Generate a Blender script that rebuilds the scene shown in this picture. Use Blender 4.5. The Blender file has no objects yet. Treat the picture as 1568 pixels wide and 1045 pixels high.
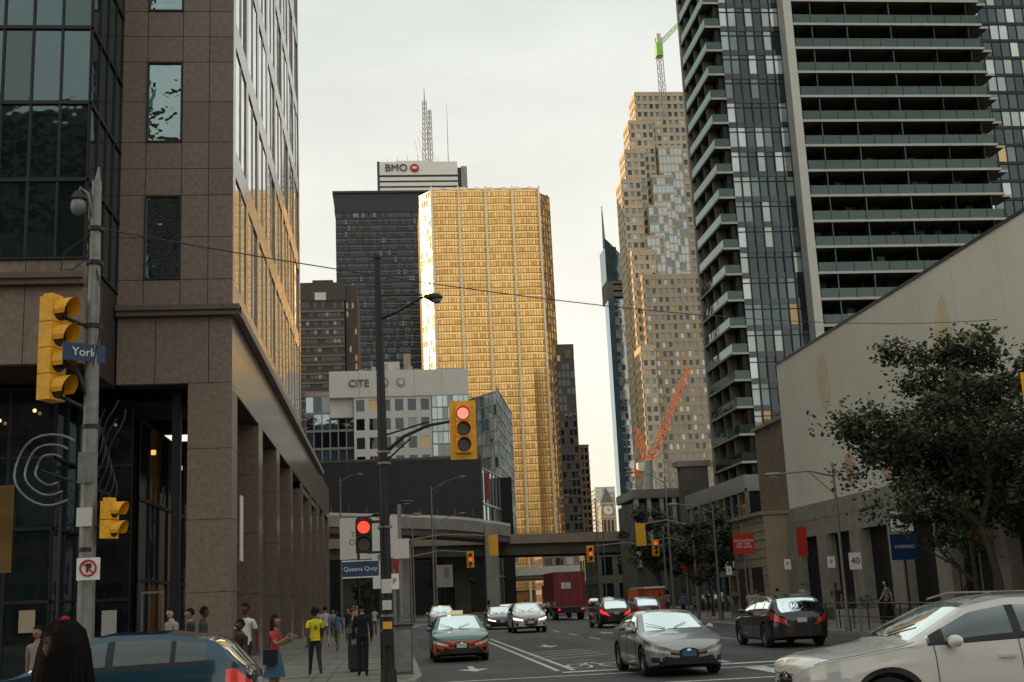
import bpy, math, random
from mathutils import Vector, Matrix
random.seed(7)
sc=bpy.context.scene
R=random.random
V=Vector
# ---------------------------------------------------------------- materials
def mat(name,col,rough=.6,metal=0,var=.12,scale=1.2,bump=0,bscale=25,spec=.4,emit=None,es=0,coat=0,stretch=None):
    m=bpy.data.materials.new(name);m.use_nodes=True;nt=m.node_tree;N=nt.nodes;L=nt.links
    b=N['Principled BSDF'];b.inputs['Roughness'].default_value=rough;b.inputs['Metallic'].default_value=metal
    b.inputs['Specular IOR Level'].default_value=spec;b.inputs['Coat Weight'].default_value=coat
    tc=N.new('ShaderNodeTexCoord');src=tc.outputs['Object']
    if stretch:
        mp=N.new('ShaderNodeMapping');mp.inputs['Scale'].default_value=stretch;L.new(src,mp.inputs[0]);src=mp.outputs[0]
    n=N.new('ShaderNodeTexNoise');n.inputs['Scale'].default_value=scale;n.inputs['Detail'].default_value=6;n.inputs['Roughness'].default_value=.65
    L.new(src,n.inputs[0])
    r=N.new('ShaderNodeMapRange');r.inputs[1].default_value=.3;r.inputs[2].default_value=.7;r.inputs[3].default_value=1-var;r.inputs[4].default_value=1+var
    L.new(n.outputs[0],r.inputs[0])
    mx=N.new('ShaderNodeVectorMath');mx.operation='SCALE';mx.inputs[0].default_value=col[:3];L.new(r.outputs[0],mx.inputs['Scale'])
    L.new(mx.outputs[0],b.inputs['Base Color'])
    if bump:
        n2=N.new('ShaderNodeTexNoise');n2.inputs['Scale'].default_value=bscale;n2.inputs['Detail'].default_value=4;L.new(src,n2.inputs[0])
        bp=N.new('ShaderNodeBump');bp.inputs['Strength'].default_value=bump;bp.inputs['Distance'].default_value=.02
        L.new(n2.outputs[0],bp.inputs['Height']);L.new(bp.outputs[0],b.inputs['Normal'])
    if emit:
        b.inputs['Emission Color'].default_value=(*emit,1);b.inputs['Emission Strength'].default_value=es
    return m
def glass(name,base,refl=.1,tint=(.9,.95,1),rough=.03,wob=.02,wscale=.35,var=.3):
    m=bpy.data.materials.new(name);m.use_nodes=True;nt=m.node_tree;N=nt.nodes;L=nt.links
    N.remove(N['Principled BSDF']);out=N['Material Output']
    tc=N.new('ShaderNodeTexCoord');n=N.new('ShaderNodeTexNoise');n.inputs['Scale'].default_value=wscale;n.inputs['Detail'].default_value=3
    L.new(tc.outputs['Object'],n.inputs[0])
    bp=N.new('ShaderNodeBump');bp.inputs['Strength'].default_value=1;bp.inputs['Distance'].default_value=wob;L.new(n.outputs[0],bp.inputs['Height'])
    r=N.new('ShaderNodeMapRange');r.inputs[1].default_value=.3;r.inputs[2].default_value=.7;r.inputs[3].default_value=1-var;r.inputs[4].default_value=1+var
    L.new(n.outputs[0],r.inputs[0])
    mx=N.new('ShaderNodeVectorMath');mx.operation='SCALE';mx.inputs[0].default_value=base[:3];L.new(r.outputs[0],mx.inputs['Scale'])
    d=N.new('ShaderNodeBsdfDiffuse');L.new(mx.outputs[0],d.inputs[0])
    g=N.new('ShaderNodeBsdfGlossy');g.inputs['Color'].default_value=(*tint,1);g.inputs['Roughness'].default_value=rough;L.new(bp.outputs[0],g.inputs['Normal'])
    fr=N.new('ShaderNodeFresnel');fr.inputs[0].default_value=1.5
    ma=N.new('ShaderNodeMath');ma.operation='MULTIPLY_ADD';ma.inputs[1].default_value=1-refl;ma.inputs[2].default_value=refl;L.new(fr.outputs[0],ma.inputs[0])
    ms=N.new('ShaderNodeMixShader');L.new(ma.outputs[0],ms.inputs[0]);L.new(d.outputs[0],ms.inputs[1]);L.new(g.outputs[0],ms.inputs[2]);L.new(ms.outputs[0],out.inputs[0])
    return m
M={}
def A(k,*a,**kw): M[k]=mat(k,*a,**kw)
def AG(k,*a,**kw): M[k]=glass(k,*a,**kw)
A('asphalt',(.060,.058,.054),rough=.68,var=.38,scale=.35,bump=.5,bscale=40)
A('patch',(.04,.039,.037),rough=.7,var=.3,scale=1.5,bump=.5,bscale=40)
A('ground',(.13,.125,.115),rough=.9,var=.2,scale=.2)
A('sidewalk',(.2,.185,.155),rough=.85,var=.25,scale=.8,bump=.3)
A('kerb',(.28,.265,.23),rough=.8,var=.2)
A('joint',(.07,.065,.06),rough=.9)
A('paint_white',(.58,.58,.54),rough=.7,var=.45,scale=5)
A('granite',(.198,.146,.112),rough=.42,var=.28,scale=6,bump=.05,spec=.5)
A('granite2',(.172,.125,.097),rough=.42,var=.28,scale=6,bump=.05,spec=.5)
A('granite_d',(.12,.086,.068),rough=.4,var=.2,scale=4,spec=.5)
A('granite_pol',(.20,.15,.118),rough=.16,var=.25,scale=5,spec=.6)
A('jointd',(.045,.034,.03),rough=.8)
A('dark',(.012,.012,.013),rough=.6)
A('darkmetal',(.026,.027,.029),rough=.45,metal=.3)
A('metal',(.3,.3,.3),rough=.45,metal=.7)
A('galv',(.22,.22,.21),rough=.5,metal=.4,var=.25,scale=6)
A('white',(.80,.77,.71),rough=.6,var=.05)
A('offwhite',(.6,.58,.53),rough=.65,var=.08)
A('cream',(.78,.73,.62),rough=.7,var=.07,scale=.35,bump=.03,stretch=(1,1,.35))
A('mural',(.74,.62,.42),rough=.7,var=.12,scale=1)
A('mural2',(.60,.38,.26),rough=.7,var=.12,scale=1)
A('stone',(.30,.275,.23),rough=.8,var=.2,scale=1.5,bump=.2)
A('stone_w',(.52,.43,.31),rough=.8,var=.14,scale=.2)
A('stone_w2',(.39,.315,.225),rough=.8,var=.14,scale=.2)
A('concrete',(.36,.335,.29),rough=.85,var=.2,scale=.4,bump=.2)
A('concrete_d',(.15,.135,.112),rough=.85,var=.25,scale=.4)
A('soffit_shade',(.085,.082,.075),rough=.85,var=.2,scale=.4)  # slab underside darkened: balcony recess shade is in the colour
A('brick',(.24,.17,.115),rough=.85,var=.25,scale=2)
A('gold',(.84,.52,.19),rough=.3,metal=.88,var=.08,scale=.05)
A('gold2',(.92,.60,.25),rough=.28,metal=.9,var=.08,scale=.05)
A('gold3',(.70,.41,.13),rough=.32,metal=.88,var=.08,scale=.05)
A('gold_rib',(.9,.78,.58),rough=.4,metal=.1,var=.05)
A('gold_line',(.30,.175,.06),rough=.5,metal=.4)
A('black_fac',(.026,.029,.033),rough=.4,var=.2)
A('brownblk',(.05,.036,.029),rough=.4,var=.2)
A('band_grey',(.12,.128,.135),rough=.5,var=.15)  # lightened blue-grey: distance haze is in the band colour
A('band_brown',(.16,.11,.078),rough=.5,var=.15)
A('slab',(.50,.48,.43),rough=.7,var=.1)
A('orange_crane',(.60,.19,.07),rough=.5)
A('green_crane',(.3,.55,.14),rough=.5)
A('sig_yellow',(.84,.41,.02),rough=.4,var=.18,scale=8)
A('sig_black',(.02,.02,.02),rough=.5)
A('lens_off',(.05,.03,.02),rough=.2)
A('lens_red',(.8,.05,.03),emit=(1,.06,.03),es=1.6)
A('lens_red2',(.9,.3,.25),emit=(1,.24,.19),es=1.25)
A('sign_blue',(.015,.05,.13),rough=.35)
A('sign_red',(.45,.03,.02),rough=.4)
A('sign_orange',(.55,.085,.025),rough=.4)
A('tyre',(.018,.018,.018),rough=.8)
A('rim',(.3,.3,.31),rough=.3,metal=.8)
A('trim',(.013,.013,.014),rough=.4)
A('head',(.30,.31,.32),rough=.08,spec=.9,coat=1,emit=(1,.95,.85),es=.08)
A('headon',(.9,.9,.85),rough=.1,emit=(1,.9,.72),es=2.2)
A('taxisign',(.75,.72,.6),rough=.4,emit=(1,.85,.5),es=.2)
A('tail',(.30,.01,.01),rough=.15,spec=.7,coat=1,emit=(1,.04,.02),es=.06)
A('tailon',(.5,.02,.01),rough=.15,coat=1,emit=(1,.05,.03),es=.9)
A('taildim',(.42,.02,.02),rough=.15,coat=1,emit=(1,.05,.03),es=.22)
A('chrome',(.7,.7,.7),rough=.12,metal=1)
A('plate',(.5,.52,.55),rough=.4)
A('plate_b',(.04,.11,.2),rough=.4)
A('p_silver',(.34,.35,.35),rough=.28,metal=.6,coat=.8,var=.02)
A('p_white',(.64,.62,.58),rough=.25,coat=1,var=.02)
A('p_black',(.01,.01,.012),rough=.2,coat=1,var=.02)
A('p_blue',(.01,.05,.08),rough=.22,metal=.3,coat=1,var=.02)
A('p_teal',(.03,.15,.13),rough=.3,coat=.8,var=.03)
A('p_orange',(.45,.05,.015),rough=.3,coat=.8,var=.03)
A('p_red',(.28,.02,.02),rough=.3,coat=.8,var=.03)
A('p_grey',(.10,.105,.11),rough=.25,metal=.5,coat=.8,var=.03)
A('truck_red',(.23,.02,.025),rough=.5,var=.2)
A('bark',(.06,.045,.035),rough=.9,var=.3,scale=6,bump=.5)
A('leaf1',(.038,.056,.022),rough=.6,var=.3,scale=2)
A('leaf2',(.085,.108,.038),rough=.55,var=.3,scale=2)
A('leaf_shade',(.016,.027,.013),rough=.7,var=.3,scale=2)  # dark leaf copy for the shaded underside of clumps
A('warmlight',(.8,.5,.2),emit=(1,.55,.22),es=3)
A('amberlight',(.9,.5,.1),emit=(1,.5,.1),es=4)
AG('g_dark',(.010,.015,.018),.035,tint=(.8,.95,1))
AG('g_teal',(.010,.026,.028),.07,tint=(.7,.9,.9))
AG('g_mid',(.05,.073,.078),.12,tint=(.8,.95,.95))
AG('g_light',(.28,.33,.32),.2,tint=(.85,.95,.92))
AG('g_pale',(.45,.48,.45),.3)
AG('g_blue',(.07,.12,.15),.35,tint=(.75,.92,1))
AG('g_haze',(.28,.29,.27),.25,tint=(.9,.93,.92))
AG('g_mirror',(.12,.13,.13),.75,tint=(.97,.96,.93),wob=.05,wscale=.25)
AG('g_warm',(.2,.12,.05),.2,tint=(1,.75,.45))
AG('g_gold',(.45,.28,.09),.3,tint=(1,.75,.4))
AG('g_front',(.008,.016,.018),.12,tint=(.65,.88,.9),wob=.03,wscale=.5)
AG('g_win',(.012,.022,.024),.3,tint=(.7,.9,.9),wob=.06,wscale=.8)
AG('carglass',(.010,.012,.013),.05,tint=(.9,1,1),wob=.0)
AG('rail',(.022,.038,.036),.03,tint=(.8,1,.95))
# ---------------------------------------------------------------- geometry accumulator
class G:
    def __init__(s,name): s.n=name;s.v=[];s.f=[];s.m=[];s.k=[]
    def mi(s,m):
        if m not in s.k:s.k.append(m)
        return s.k.index(m)
    def poly(s,pts,m):
        b=len(s.v);s.v+=[tuple(p) for p in pts];s.f.append(tuple(range(b,b+len(pts))));s.m.append(s.mi(m))
    def ob(s,o,a,b,c,m):
        o=V(o);a=V(a);b=V(b);c=V(c);n=len(s.v);i=s.mi(m)
        s.v+=[tuple(p) for p in(o,o+a,o+a+b,o+b,o+c,o+a+c,o+a+b+c,o+b+c)]
        for q in((0,3,2,1),(4,5,6,7),(0,1,5,4),(1,2,6,5),(2,3,7,6),(3,0,4,7)):s.f.append(tuple(n+k for k in q));s.m.append(i)
    def box(s,x0,x1,y0,y1,z0,z1,m): s.ob((x0,y0,z0),(x1-x0,0,0),(0,y1-y0,0),(0,0,z1-z0),m)
    def tube(s,pts,rad,m,seg=8):
        pts=[V(p) for p in pts]
        if not hasattr(rad,'__len__'):rad=[rad]*len(pts)
        i=s.mi(m);b0=len(s.v);prev=None
        for k,p in enumerate(pts):
            t=(pts[min(k+1,len(pts)-1)]-pts[max(k-1,0)]).normalized()
            if prev is None: u=t.orthogonal().normalized()
            else:
                u=prev-t*prev.dot(t); u=u.normalized() if u.length>1e-5 else t.orthogonal().normalized()
            prev=u;w=t.cross(u)
            for j in range(seg):
                an=2*math.pi*j/seg;s.v.append(tuple(p+(u*math.cos(an)+w*math.sin(an))*rad[k]))
        for k in range(len(pts)-1):
            for j in range(seg):
                j2=(j+1)%seg;s.f.append((b0+k*seg+j,b0+k*seg+j2,b0+(k+1)*seg+j2,b0+(k+1)*seg+j));s.m.append(i)
        s.f.append(tuple(b0+j for j in range(seg))[::-1]);s.m.append(i)
        e=b0+(len(pts)-1)*seg;s.f.append(tuple(e+j for j in range(seg)));s.m.append(i)
    def ell(s,c,r,m,nu=14,nv=9,fn=None,keep=None):
        i=s.mi(m);b=len(s.v);c=V(c)
        for a in range(nv+1):
            th=math.pi*a/nv
            for k in range(nu):
                ph=2*math.pi*k/nu;d=V((math.sin(th)*math.cos(ph),math.sin(th)*math.sin(ph),math.cos(th)))
                q=V((d.x*r[0],d.y*r[1],d.z*r[2]))
                if fn:q=fn(d,q)
                s.v.append(tuple(c+q))
        for a in range(nv):
            for k in range(nu):
                if keep:
                    th=math.pi*(a+.5)/nv;ph=2*math.pi*(k+.5)/nu
                    if not keep(V((math.sin(th)*math.cos(ph),math.sin(th)*math.sin(ph),math.cos(th)))):continue
                k2=(k+1)%nu;s.f.append((b+a*nu+k,b+(a+1)*nu+k,b+(a+1)*nu+k2,b+a*nu+k2));s.m.append(i)
    def mesh(s,smooth=False):
        me=bpy.data.meshes.new(s.n);me.from_pydata(s.v,[],s.f)
        for k in s.k:me.materials.append(M[k] if isinstance(k,str) else k)
        me.polygons.foreach_set('material_index',s.m)
        if smooth:
            me.polygons.foreach_set('use_smooth',[True]*len(s.f))
            try:me.set_sharp_from_angle(angle=math.radians(38))
            except Exception:pass
        me.update();return me
    def build(s,smooth=False,parent=None,mw=None):
        o=bpy.data.objects.new(s.n,s.mesh(smooth));sc.collection.objects.link(o)
        if mw is not None:o.matrix_world=mw
        if parent:o.parent=parent
        return o
def empty(name,mw=None):
    e=bpy.data.objects.new(name,None);sc.collection.objects.link(e)
    if mw is not None:e.matrix_world=mw
    return e
def text(name,body,size,loc,rot,m,parent=None,align='CENTER',ext=.004):
    t=bpy.data.curves.new(name,'FONT');t.body=body;t.size=size;t.align_x=align;t.align_y='CENTER';t.extrude=ext
    t.materials.append(M[m]);o=bpy.data.objects.new(name,t);sc.collection.objects.link(o);o.location=loc;o.rotation_euler=rot
    if parent:o.parent=parent
    return o
def pick(gl):
    if isinstance(gl,str):return gl
    r=R()*sum(w for _,w in gl)
    for m,w in gl:
        r-=w
        if r<=0:return m
    return gl[-1][0]
def facade(g,p0,p1,z0,z1,nc,nr,fw,fh,dep,gl,fr,fr2=None,rowfn=None,tw=.012):
    d=V((p1[0]-p0[0],p1[1]-p0[1],0));Ln=d.length;d/=Ln;n=V((d.y,-d.x,0));cw=Ln/nc;rh=(z1-z0)/nr;o=V((p0[0],p0[1],z0))
    for j in range(nr):
        for i in range(nc):
            a=o+d*(i*cw)+V((0,0,j*rh));gm=rowfn(i,j) if rowfn else pick(gl)
            t=n*((R()-.5)*tw)
            g.poly([a+t,a+d*cw-t,a+d*cw+V((0,0,rh))-t,a+V((0,0,rh))+t],gm)
    if fh>0:
        for j in range(nr+1):
            h=fh if 0<j<nr else fh/2
            zz=j*rh-(fh/2 if j>0 else 0)
            g.ob(o+V((0,0,zz)),d*Ln,n*dep,(0,0,h),fr)
    if fw>0:
        for i in range(nc+1):
            w=fw if 0<i<nc else fw/2
            g.ob(o+d*(i*cw-(fw/2 if i>0 else 0)),d*w,n*(dep*.8 if fh>fw else dep*1.25),(0,0,z1-z0),fr2 or fr)
def tower(g,x0,x1,y0,y1,z0,z1,pw,ph,fw,fh,dep,gl,fr,fr2=None,sides='SWE',cap=1.0):
    g.box(x0+.06,x1-.06,y0+.06,y1,z0,z1-.05,'dark')
    nr=max(1,round((z1-z0)/ph));nx=max(1,round((x1-x0)/pw));ny=max(1,round((y1-y0)/pw))
    if 'S' in sides:facade(g,(x0,y0),(x1,y0),z0,z1,nx,nr,fw,fh,dep,gl,fr,fr2)
    if 'W' in sides:facade(g,(x0,y1),(x0,y0),z0,z1,ny,nr,fw,fh,dep,gl,fr,fr2)
    if 'E' in sides:facade(g,(x1,y0),(x1,y1),z0,z1,ny,nr,fw,fh,dep,gl,fr,fr2)
    if 'N' in sides:facade(g,(x1,y1+.01),(x0,y1+.01),z0,z1,nx,nr,fw,fh,dep,gl,fr,fr2)
    if cap:g.box(x0-dep,x1+dep,y0-dep,y1+dep,z1+.01,z1+cap,fr)
# ---------------------------------------------------------------- world, sun, camera
EL=math.radians(15);AZ=math.radians(-68)
w=bpy.data.worlds.new("World");sc.world=w;w.use_nodes=True
nt=w.node_tree;N=nt.nodes;L=nt.links;bg=N['Background']
sk=N.new('ShaderNodeTexSky');sk.sky_type='NISHITA';sk.sun_disc=False;sk.sun_elevation=EL;sk.sun_rotation=AZ;sk.dust_density=2
tc=N.new('ShaderNodeTexCoord');sp=N.new('ShaderNodeSeparateXYZ');L.new(tc.outputs['Generated'],sp.inputs[0])
cr=N.new('ShaderNodeValToRGB');L.new(sp.outputs[2],cr.inputs[0]);e=cr.color_ramp.elements
e[0].position=0;e[0].color=(1.0,.87,.68,1);e[1].position=.55;e[1].color=(.67,.72,.68,1);k=e.new(.22);k.color=(.90,.86,.76,1)
mp=N.new('ShaderNodeMapping');mp.inputs['Scale'].default_value=(1,1,3.5);L.new(tc.outputs['Generated'],mp.inputs[0])
ns=N.new('ShaderNodeTexNoise');ns.inputs['Scale'].default_value=2.6;ns.inputs['Detail'].default_value=7;ns.inputs['Roughness'].default_value=.55;L.new(mp.outputs[0],ns.inputs[0])
mr=N.new('ShaderNodeMapRange');mr.inputs[1].default_value=.35;mr.inputs[2].default_value=.72;mr.inputs[3].default_value=9.8;mr.inputs[4].default_value=12.2;L.new(ns.outputs[0],mr.inputs[0])
vm=N.new('ShaderNodeVectorMath');vm.operation='SCALE';L.new(cr.outputs[0],vm.inputs[0]);L.new(mr.outputs[0],vm.inputs['Scale'])
mx=N.new('ShaderNodeMix');mx.data_type='RGBA';mx.inputs[0].default_value=.84;L.new(sk.outputs[0],mx.inputs[6]);L.new(vm.outputs[0],mx.inputs[7])
L.new(mx.outputs[2],bg.inputs[0]);bg.inputs[1].default_value=.12
sc.view_settings.view_transform='Standard';sc.view_settings.look='None';sc.view_settings.exposure=0
l=bpy.data.lights.new('sun','SUN');lo=bpy.data.objects.new('sun',l);sc.collection.objects.link(lo);l.energy=5;l.angle=math.radians(.5);l.color=(1,.69,.38)
lo.rotation_euler=V((math.sin(AZ)*math.cos(EL),math.cos(AZ)*math.cos(EL),math.sin(EL))).to_track_quat('Z','Y').to_euler()
c=bpy.data.cameras.new('camera');co=bpy.data.objects.new('camera',c);sc.collection.objects.link(co)
co.matrix_world=Matrix.Translation((0,0,1.85))@Matrix.Rotation(-math.radians(6.15),4,'Z')@Matrix.Rotation(math.pi/2+math.atan(395/1838.),4,'X')@Matrix.Rotation(-.046,4,'Z')
c.lens=1838/1568*36;c.clip_end=8000;c.clip_start=.1;sc.camera=co
# ---------------------------------------------------------------- ground, road, pavements
g=G('ground');g.poly([(-4000,-3000,-.02),(4000,-3000,-.02),(4000,6000,-.02),(-4000,6000,-.02)],'ground');g.build()
LE=[(.7,26.5),(.7,80),(3.2,110),(17,175),(60,400),(158,990)];RE=[(16.5,26.5),(17.6,80),(22,110),(33,175),(76,400),(175,990)]
g=G('road')
g.poly([(-300,6,0),(300,6,0),(300,26.5,0),(-300,26.5,0)],'asphalt')
for i in range(len(LE)-1):
    g.poly([(*LE[i],0),(*RE[i],0),(*RE[i+1],0),(*LE[i+1],0)],'asphalt')
g.poly([(-120,108,-.004),(140,108,-.004),(140,128,-.004),(-120,128,-.004)],'asphalt')
for (x0,x1,y0,y1) in ((4.6,7.4,44,58),(9,9.8,30,62),(1.2,2.3,50,66),(10.5,13.5,52,57),(5,8,20,24.5),(13.5,15,33,41)):g.poly([(x0,y0,.003),(x1,y0+.2,.003),(x1+.1,y1,.003),(x0,y1-.1,.003)],'patch')
for (x,y) in ((5.6,36),(8.9,47),(3,58),(11,31)):g.poly([(x+.38*math.cos(a*.5236),y+.38*math.sin(a*.5236),.006) for a in range(12)],'darkmetal')
g.build()
def lx(y,fr):
    for a,b,c2,d2 in zip(LE,LE[1:],RE,RE[1:]):
        if a[1]<=y<=b[1]:
            t=(y-a[1])/(b[1]-a[1]);l_=a[0]+(b[0]-a[0])*t;r_=c2[0]+(d2[0]-c2[0])*t;return l_+(r_-l_)*fr
g=G('road_markings')
def stripe(x0,y0,x1,y1,w_=.13,z=.008):
    d=V((x1-x0,y1-y0,0)).normalized();n=V((-d.y,d.x,0))*w_/2
    g.poly([V((x0,y0,z))-n,V((x1,y1,z))-n,V((x1,y1,z))+n,V((x0,y0,z))+n],'paint_white')
def line(fr,y0,y1,dash=None,w_=.13):
    y=y0
    while y<y1:
        ye=min(y+(dash[0] if dash else 4),y1);stripe(lx(y,fr),y,lx(ye,fr),ye,w_);y+=(dash[0]+dash[1]) if dash else 4
line(.22,31.5,104);line(.245,31.5,60);line(.5,31.5,104,(3,4));line(.75,31.5,104,(3,4));line(.5,130,380,(5,8))
stripe(.9,25.6,16.4,25.6,.22);stripe(.9,29.4,16.4,29.4,.22);stripe(4.2,30.8,16.4,30.8,.45,.0085)
for k in range(7):stripe(8.6+k*1.15,25.9,8.6+k*1.15,29.1,.5,.0085)
stripe(3.5,104,21,104,.4)
for k in range(11): stripe(3.8+k*1.6,106.5,5+k*1.6,106.5,2.5)
for (x,y) in ((2.2,33.5),(6.0,47),(10.3,45),(14,45),(10.6,60)):
    stripe(x,y,x,y+2.4,.16);z=.009;g.poly([(x-.45,y+.9,z),(x+.45,y+.9,z),(x,y-.4,z)],'paint_white')
for cx_ in (5.0,5.9):
    pts=[(cx_+.3*math.cos(a*.449),33.2+1.0*math.sin(a*.449)) for a in range(15)]
    for p_,q_ in zip(pts,pts[1:]):stripe(*p_,*q_,.09)
stripe(5.0,33.2,5.45,34.6,.09);stripe(5.45,34.6,5.9,33.2,.09);stripe(5.15,34.6,5.7,34.6,.2)
for k in range(4):stripe(4.4,37.5+k*1.6,6.8,39+k*1.6,.12)
stripe(-60,16.8,60,16.8,.12);stripe(-60,22.2,0,22.2,.12);stripe(17,22.2,60,22.2,.12)
g.build()
def walk(name,pts,h=.13):
    g=G(name);top=[(x,y,h) for x,y in pts];g.poly(top,'sidewalk');n=len(pts)
    for i in range(n):
        a=V((*pts[i],0));b=V((*pts[(i+1)%n],0));d=(b-a).normalized();nn=V((-d.y,d.x,0))
        g.ob(a+V((0,0,-.01)),b-a,nn*.18,(0,0,h+.014),'kerb')
    return g
g=walk('sidewalk',[(-80,27),(-1.5,27),(-.2,27.5),(.5,28.8),(.7,30.5),(.7,80),(3.2,106),(-80,106)])
for y in range(30,105,2): g.box(-5.2,.5,y,y+.025,.13,.134,'joint')
for x in (-3.6,-1.6): g.box(x,x+.025,30,105,.13,.1345,'joint')
for x in range(-40,0,2): g.box(x,x+.025,27.3,41,.13,.134,'joint')
g.build()
g=walk('sidewalk',[(16.5,31),(16.8,29),(17.8,27.6),(19.5,27),(90,27),(90,106),(21.4,106),(17.6,80)])
for y in range(30,105,2): g.box(17.9,22.4,y,y+.025,.13,.134,'joint')
g.box(19.8,19.83,29,105,.13,.1345,'joint');g.build()
walk('sidewalk',[(-120,130),(7,130),(17,175),(60,400),(-120,400)]).build()
walk('sidewalk',[(25.8,130),(160,130),(160,400),(76,400),(33,175)]).build()
# ---------------------------------------------------------------- left granite office building
g=G('granite_office_building')
FX=-5.3;ZT=70
g.box(-60,FX-.25,41.75,74,12.5,ZT,'dark')
def panel(x0,x1,z0,z1,y=41.5,m=None,d=.25):
    e=.012;g.box(x0+e,x1-e,y,y+d,z0+e,z1-e,m or pick([('granite',2),('granite2',1)]))
g.box(-9.25,FX-.02,41.56,41.8,12.3,ZT,'jointd')
xs=[-9.25,-8.35,-7.1,-6.15,FX]
z=13.3
zs=[12.35]
while z<ZT-6:
    zs+= [z,z+3.1,z+3.1+1.0];z+=5.1
zs.append(ZT)
for a,b in zip(zs,zs[1:]):
    win=abs((b-a)-3.1)<.01
    for i in range(4):
        if i==1 and win:
            g.poly([(xs[1],41.54,a),(xs[2],41.54,a),(xs[2],41.54,b),(xs[1],41.54,b)],'g_win')
            for q in (xs[1],xs[2]-.06):g.box(q,q+.06,41.44,41.55,a,b,'darkmetal')
            g.box(xs[1]+.06,xs[2]-.06,41.45,41.55,a,a+.06,'darkmetal');g.box(xs[1]+.06,xs[2]-.06,41.45,41.55,b-.06,b,'darkmetal')
            continue
        if win:
            mid=(a+b)/2;panel(xs[i],xs[i+1],a,mid);panel(xs[i],xs[i+1],mid,b)
        else: panel(xs[i],xs[i+1],a,b)
for (x0,x1,y) in ((-9.2,FX+.28,41.2),(-60,-9.22,36.8)):
    g.box(x0,x1,y,y+.5,11.95,12.12,'granite_d');g.box(x0,x1,y-.12,y+.5,12.12,12.3,'granite_d')
for i,(a,b) in enumerate(((-9.2,-7.9),(-7.9,-6.1),(-6.1,FX))): panel(a,b,9.6,11.95)
g.box(-9.2,FX-.02,41.6,42.8,9.65,12.3,'jointd')
g.box(-60,-9.3,37.2,41.6,12.8,ZT,'dark')
facade(g,(-60,37.1),(-9.25,37.1),12.8,ZT,56,22,.07,.12,.09,[('g_front',5),('g_teal',2),('g_dark',2)],'darkmetal')
facade(g,(-9.25,37.1),(-9.25,41.5),12.8,ZT,4,22,.07,.1,.06,[('g_front',3),('g_dark',4)],'darkmetal')
for k in range(28): panel(-9.22-(k+1)*1.8,-9.22-k*1.8,9.5,11.95,37.1,None,.3);panel(-9.22-(k+1)*1.8,-9.22-k*1.8,12.3,12.8,37.1,None,.3)
g.box(-60,-9.26,37.2,42,9.55,12.78,'jointd')
def col(x0,x1,y0,y1,z1=9.6,m='granite'):
    g.box(x0+.02,x1-.02,y0+.02,y1-.02,.1,z1,'jointd')
    zz=.13
    while zz<z1-.05:
        z2=min(zz+2.4,z1);g.box(x0,x1,y0,y1,zz+.01,z2-.01,m);zz=z2
col(-6.78,FX,41.5,43)
for y in (50,58,66,74,82,90,98,106): col(-6.5,FX,y,y+1.6,9.4,'granite_pol')
y=41.5
while y<108:
    g.box(FX-.4,FX,y+.012,min(y+2.7,108)-.012,9.4,11.95,'granite_pol');y+=2.7
g.box(FX-.9,FX-.03,41.6,108,9.38,12.2,'jointd')
g.box(FX-.3,FX+.28,41.22,95,12.0,12.3,'granite_d')
rows=11;rh=5.1
for j in range(rows):
    z0=12.3+j*rh
    n=8;wv=32.0/n
    for i in range(n):
        a=41.6+i*wv
        g.box(FX-.3,FX,a,a+.7,z0+.0,z0+rh-.01,'granite_pol')
        g.box(FX-.3,FX-.004,a+.7,a+wv,z0,z0+1.0,'granite_pol')
        t=(R()-.5)*.05
        g.poly([(FX-.05+t,a+.7,z0+1.0),(FX-.05-t,a+wv,z0+1.0),(FX-.05-t,a+wv,z0+rh),(FX-.05+t,a+.7,z0+rh)],'g_mirror')
        g.box(FX-.06,FX-.01,a+.7+(wv-.7)/2,a+.78+(wv-.7)/2,z0+1,z0+rh,'metal')
g.box(FX-.3,FX+.02,73.6,74.2,12.3,ZT,'granite_pol')
g.box(-60,FX-.1,74,95,9,12.1,'concrete_d')
g.box(-60,-9.6,47.2,108,.1,9.3,'dark')
facade(g,(-9.5,47),(-9.5,108),.13,9.3,30,3,.08,.12,.08,[('g_dark',5),('g_mid',1),('g_warm',1)],'darkmetal')
facade(g,(-40,43.6),(-9.0,43.6),.13,9.4,22,4,.08,.1,.08,[('g_dark',6),('g_teal',1),('g_warm',.6)],'darkmetal')
facade(g,(-60,40.6),(-10.9,40.6),.13,9.4,34,4,.08,.1,.08,[('g_dark',8),('g_teal',1),('g_warm',.5)],'darkmetal')
facade(g,(-10.9,40.6),(-10.9,43.6),.13,9.4,2,4,.08,.1,.08,'g_dark','darkmetal')
g.box(-60,-6.9,43.8,47,9.2,9.4,'dark')
for i in range(9): g.box(-8.6,-8.3,49+i*6.5,49.3+i*6.5,9.0,9.18,'warmlight')
for (x,z_) in ((-11.5,8.6),(-12.6,8.3),(-10,8.8)):g.ell((x,42.0 if x>-10.8 else 40.3,z_),(.06,.06,.06),'warmlight',8,6)
g.box(-7.6,-7.3,43.2,43.5,.13,9.6,'darkmetal')
g.box(-5.28,-5.24,43.6,44.3,3.6,5.9,'white')
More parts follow.
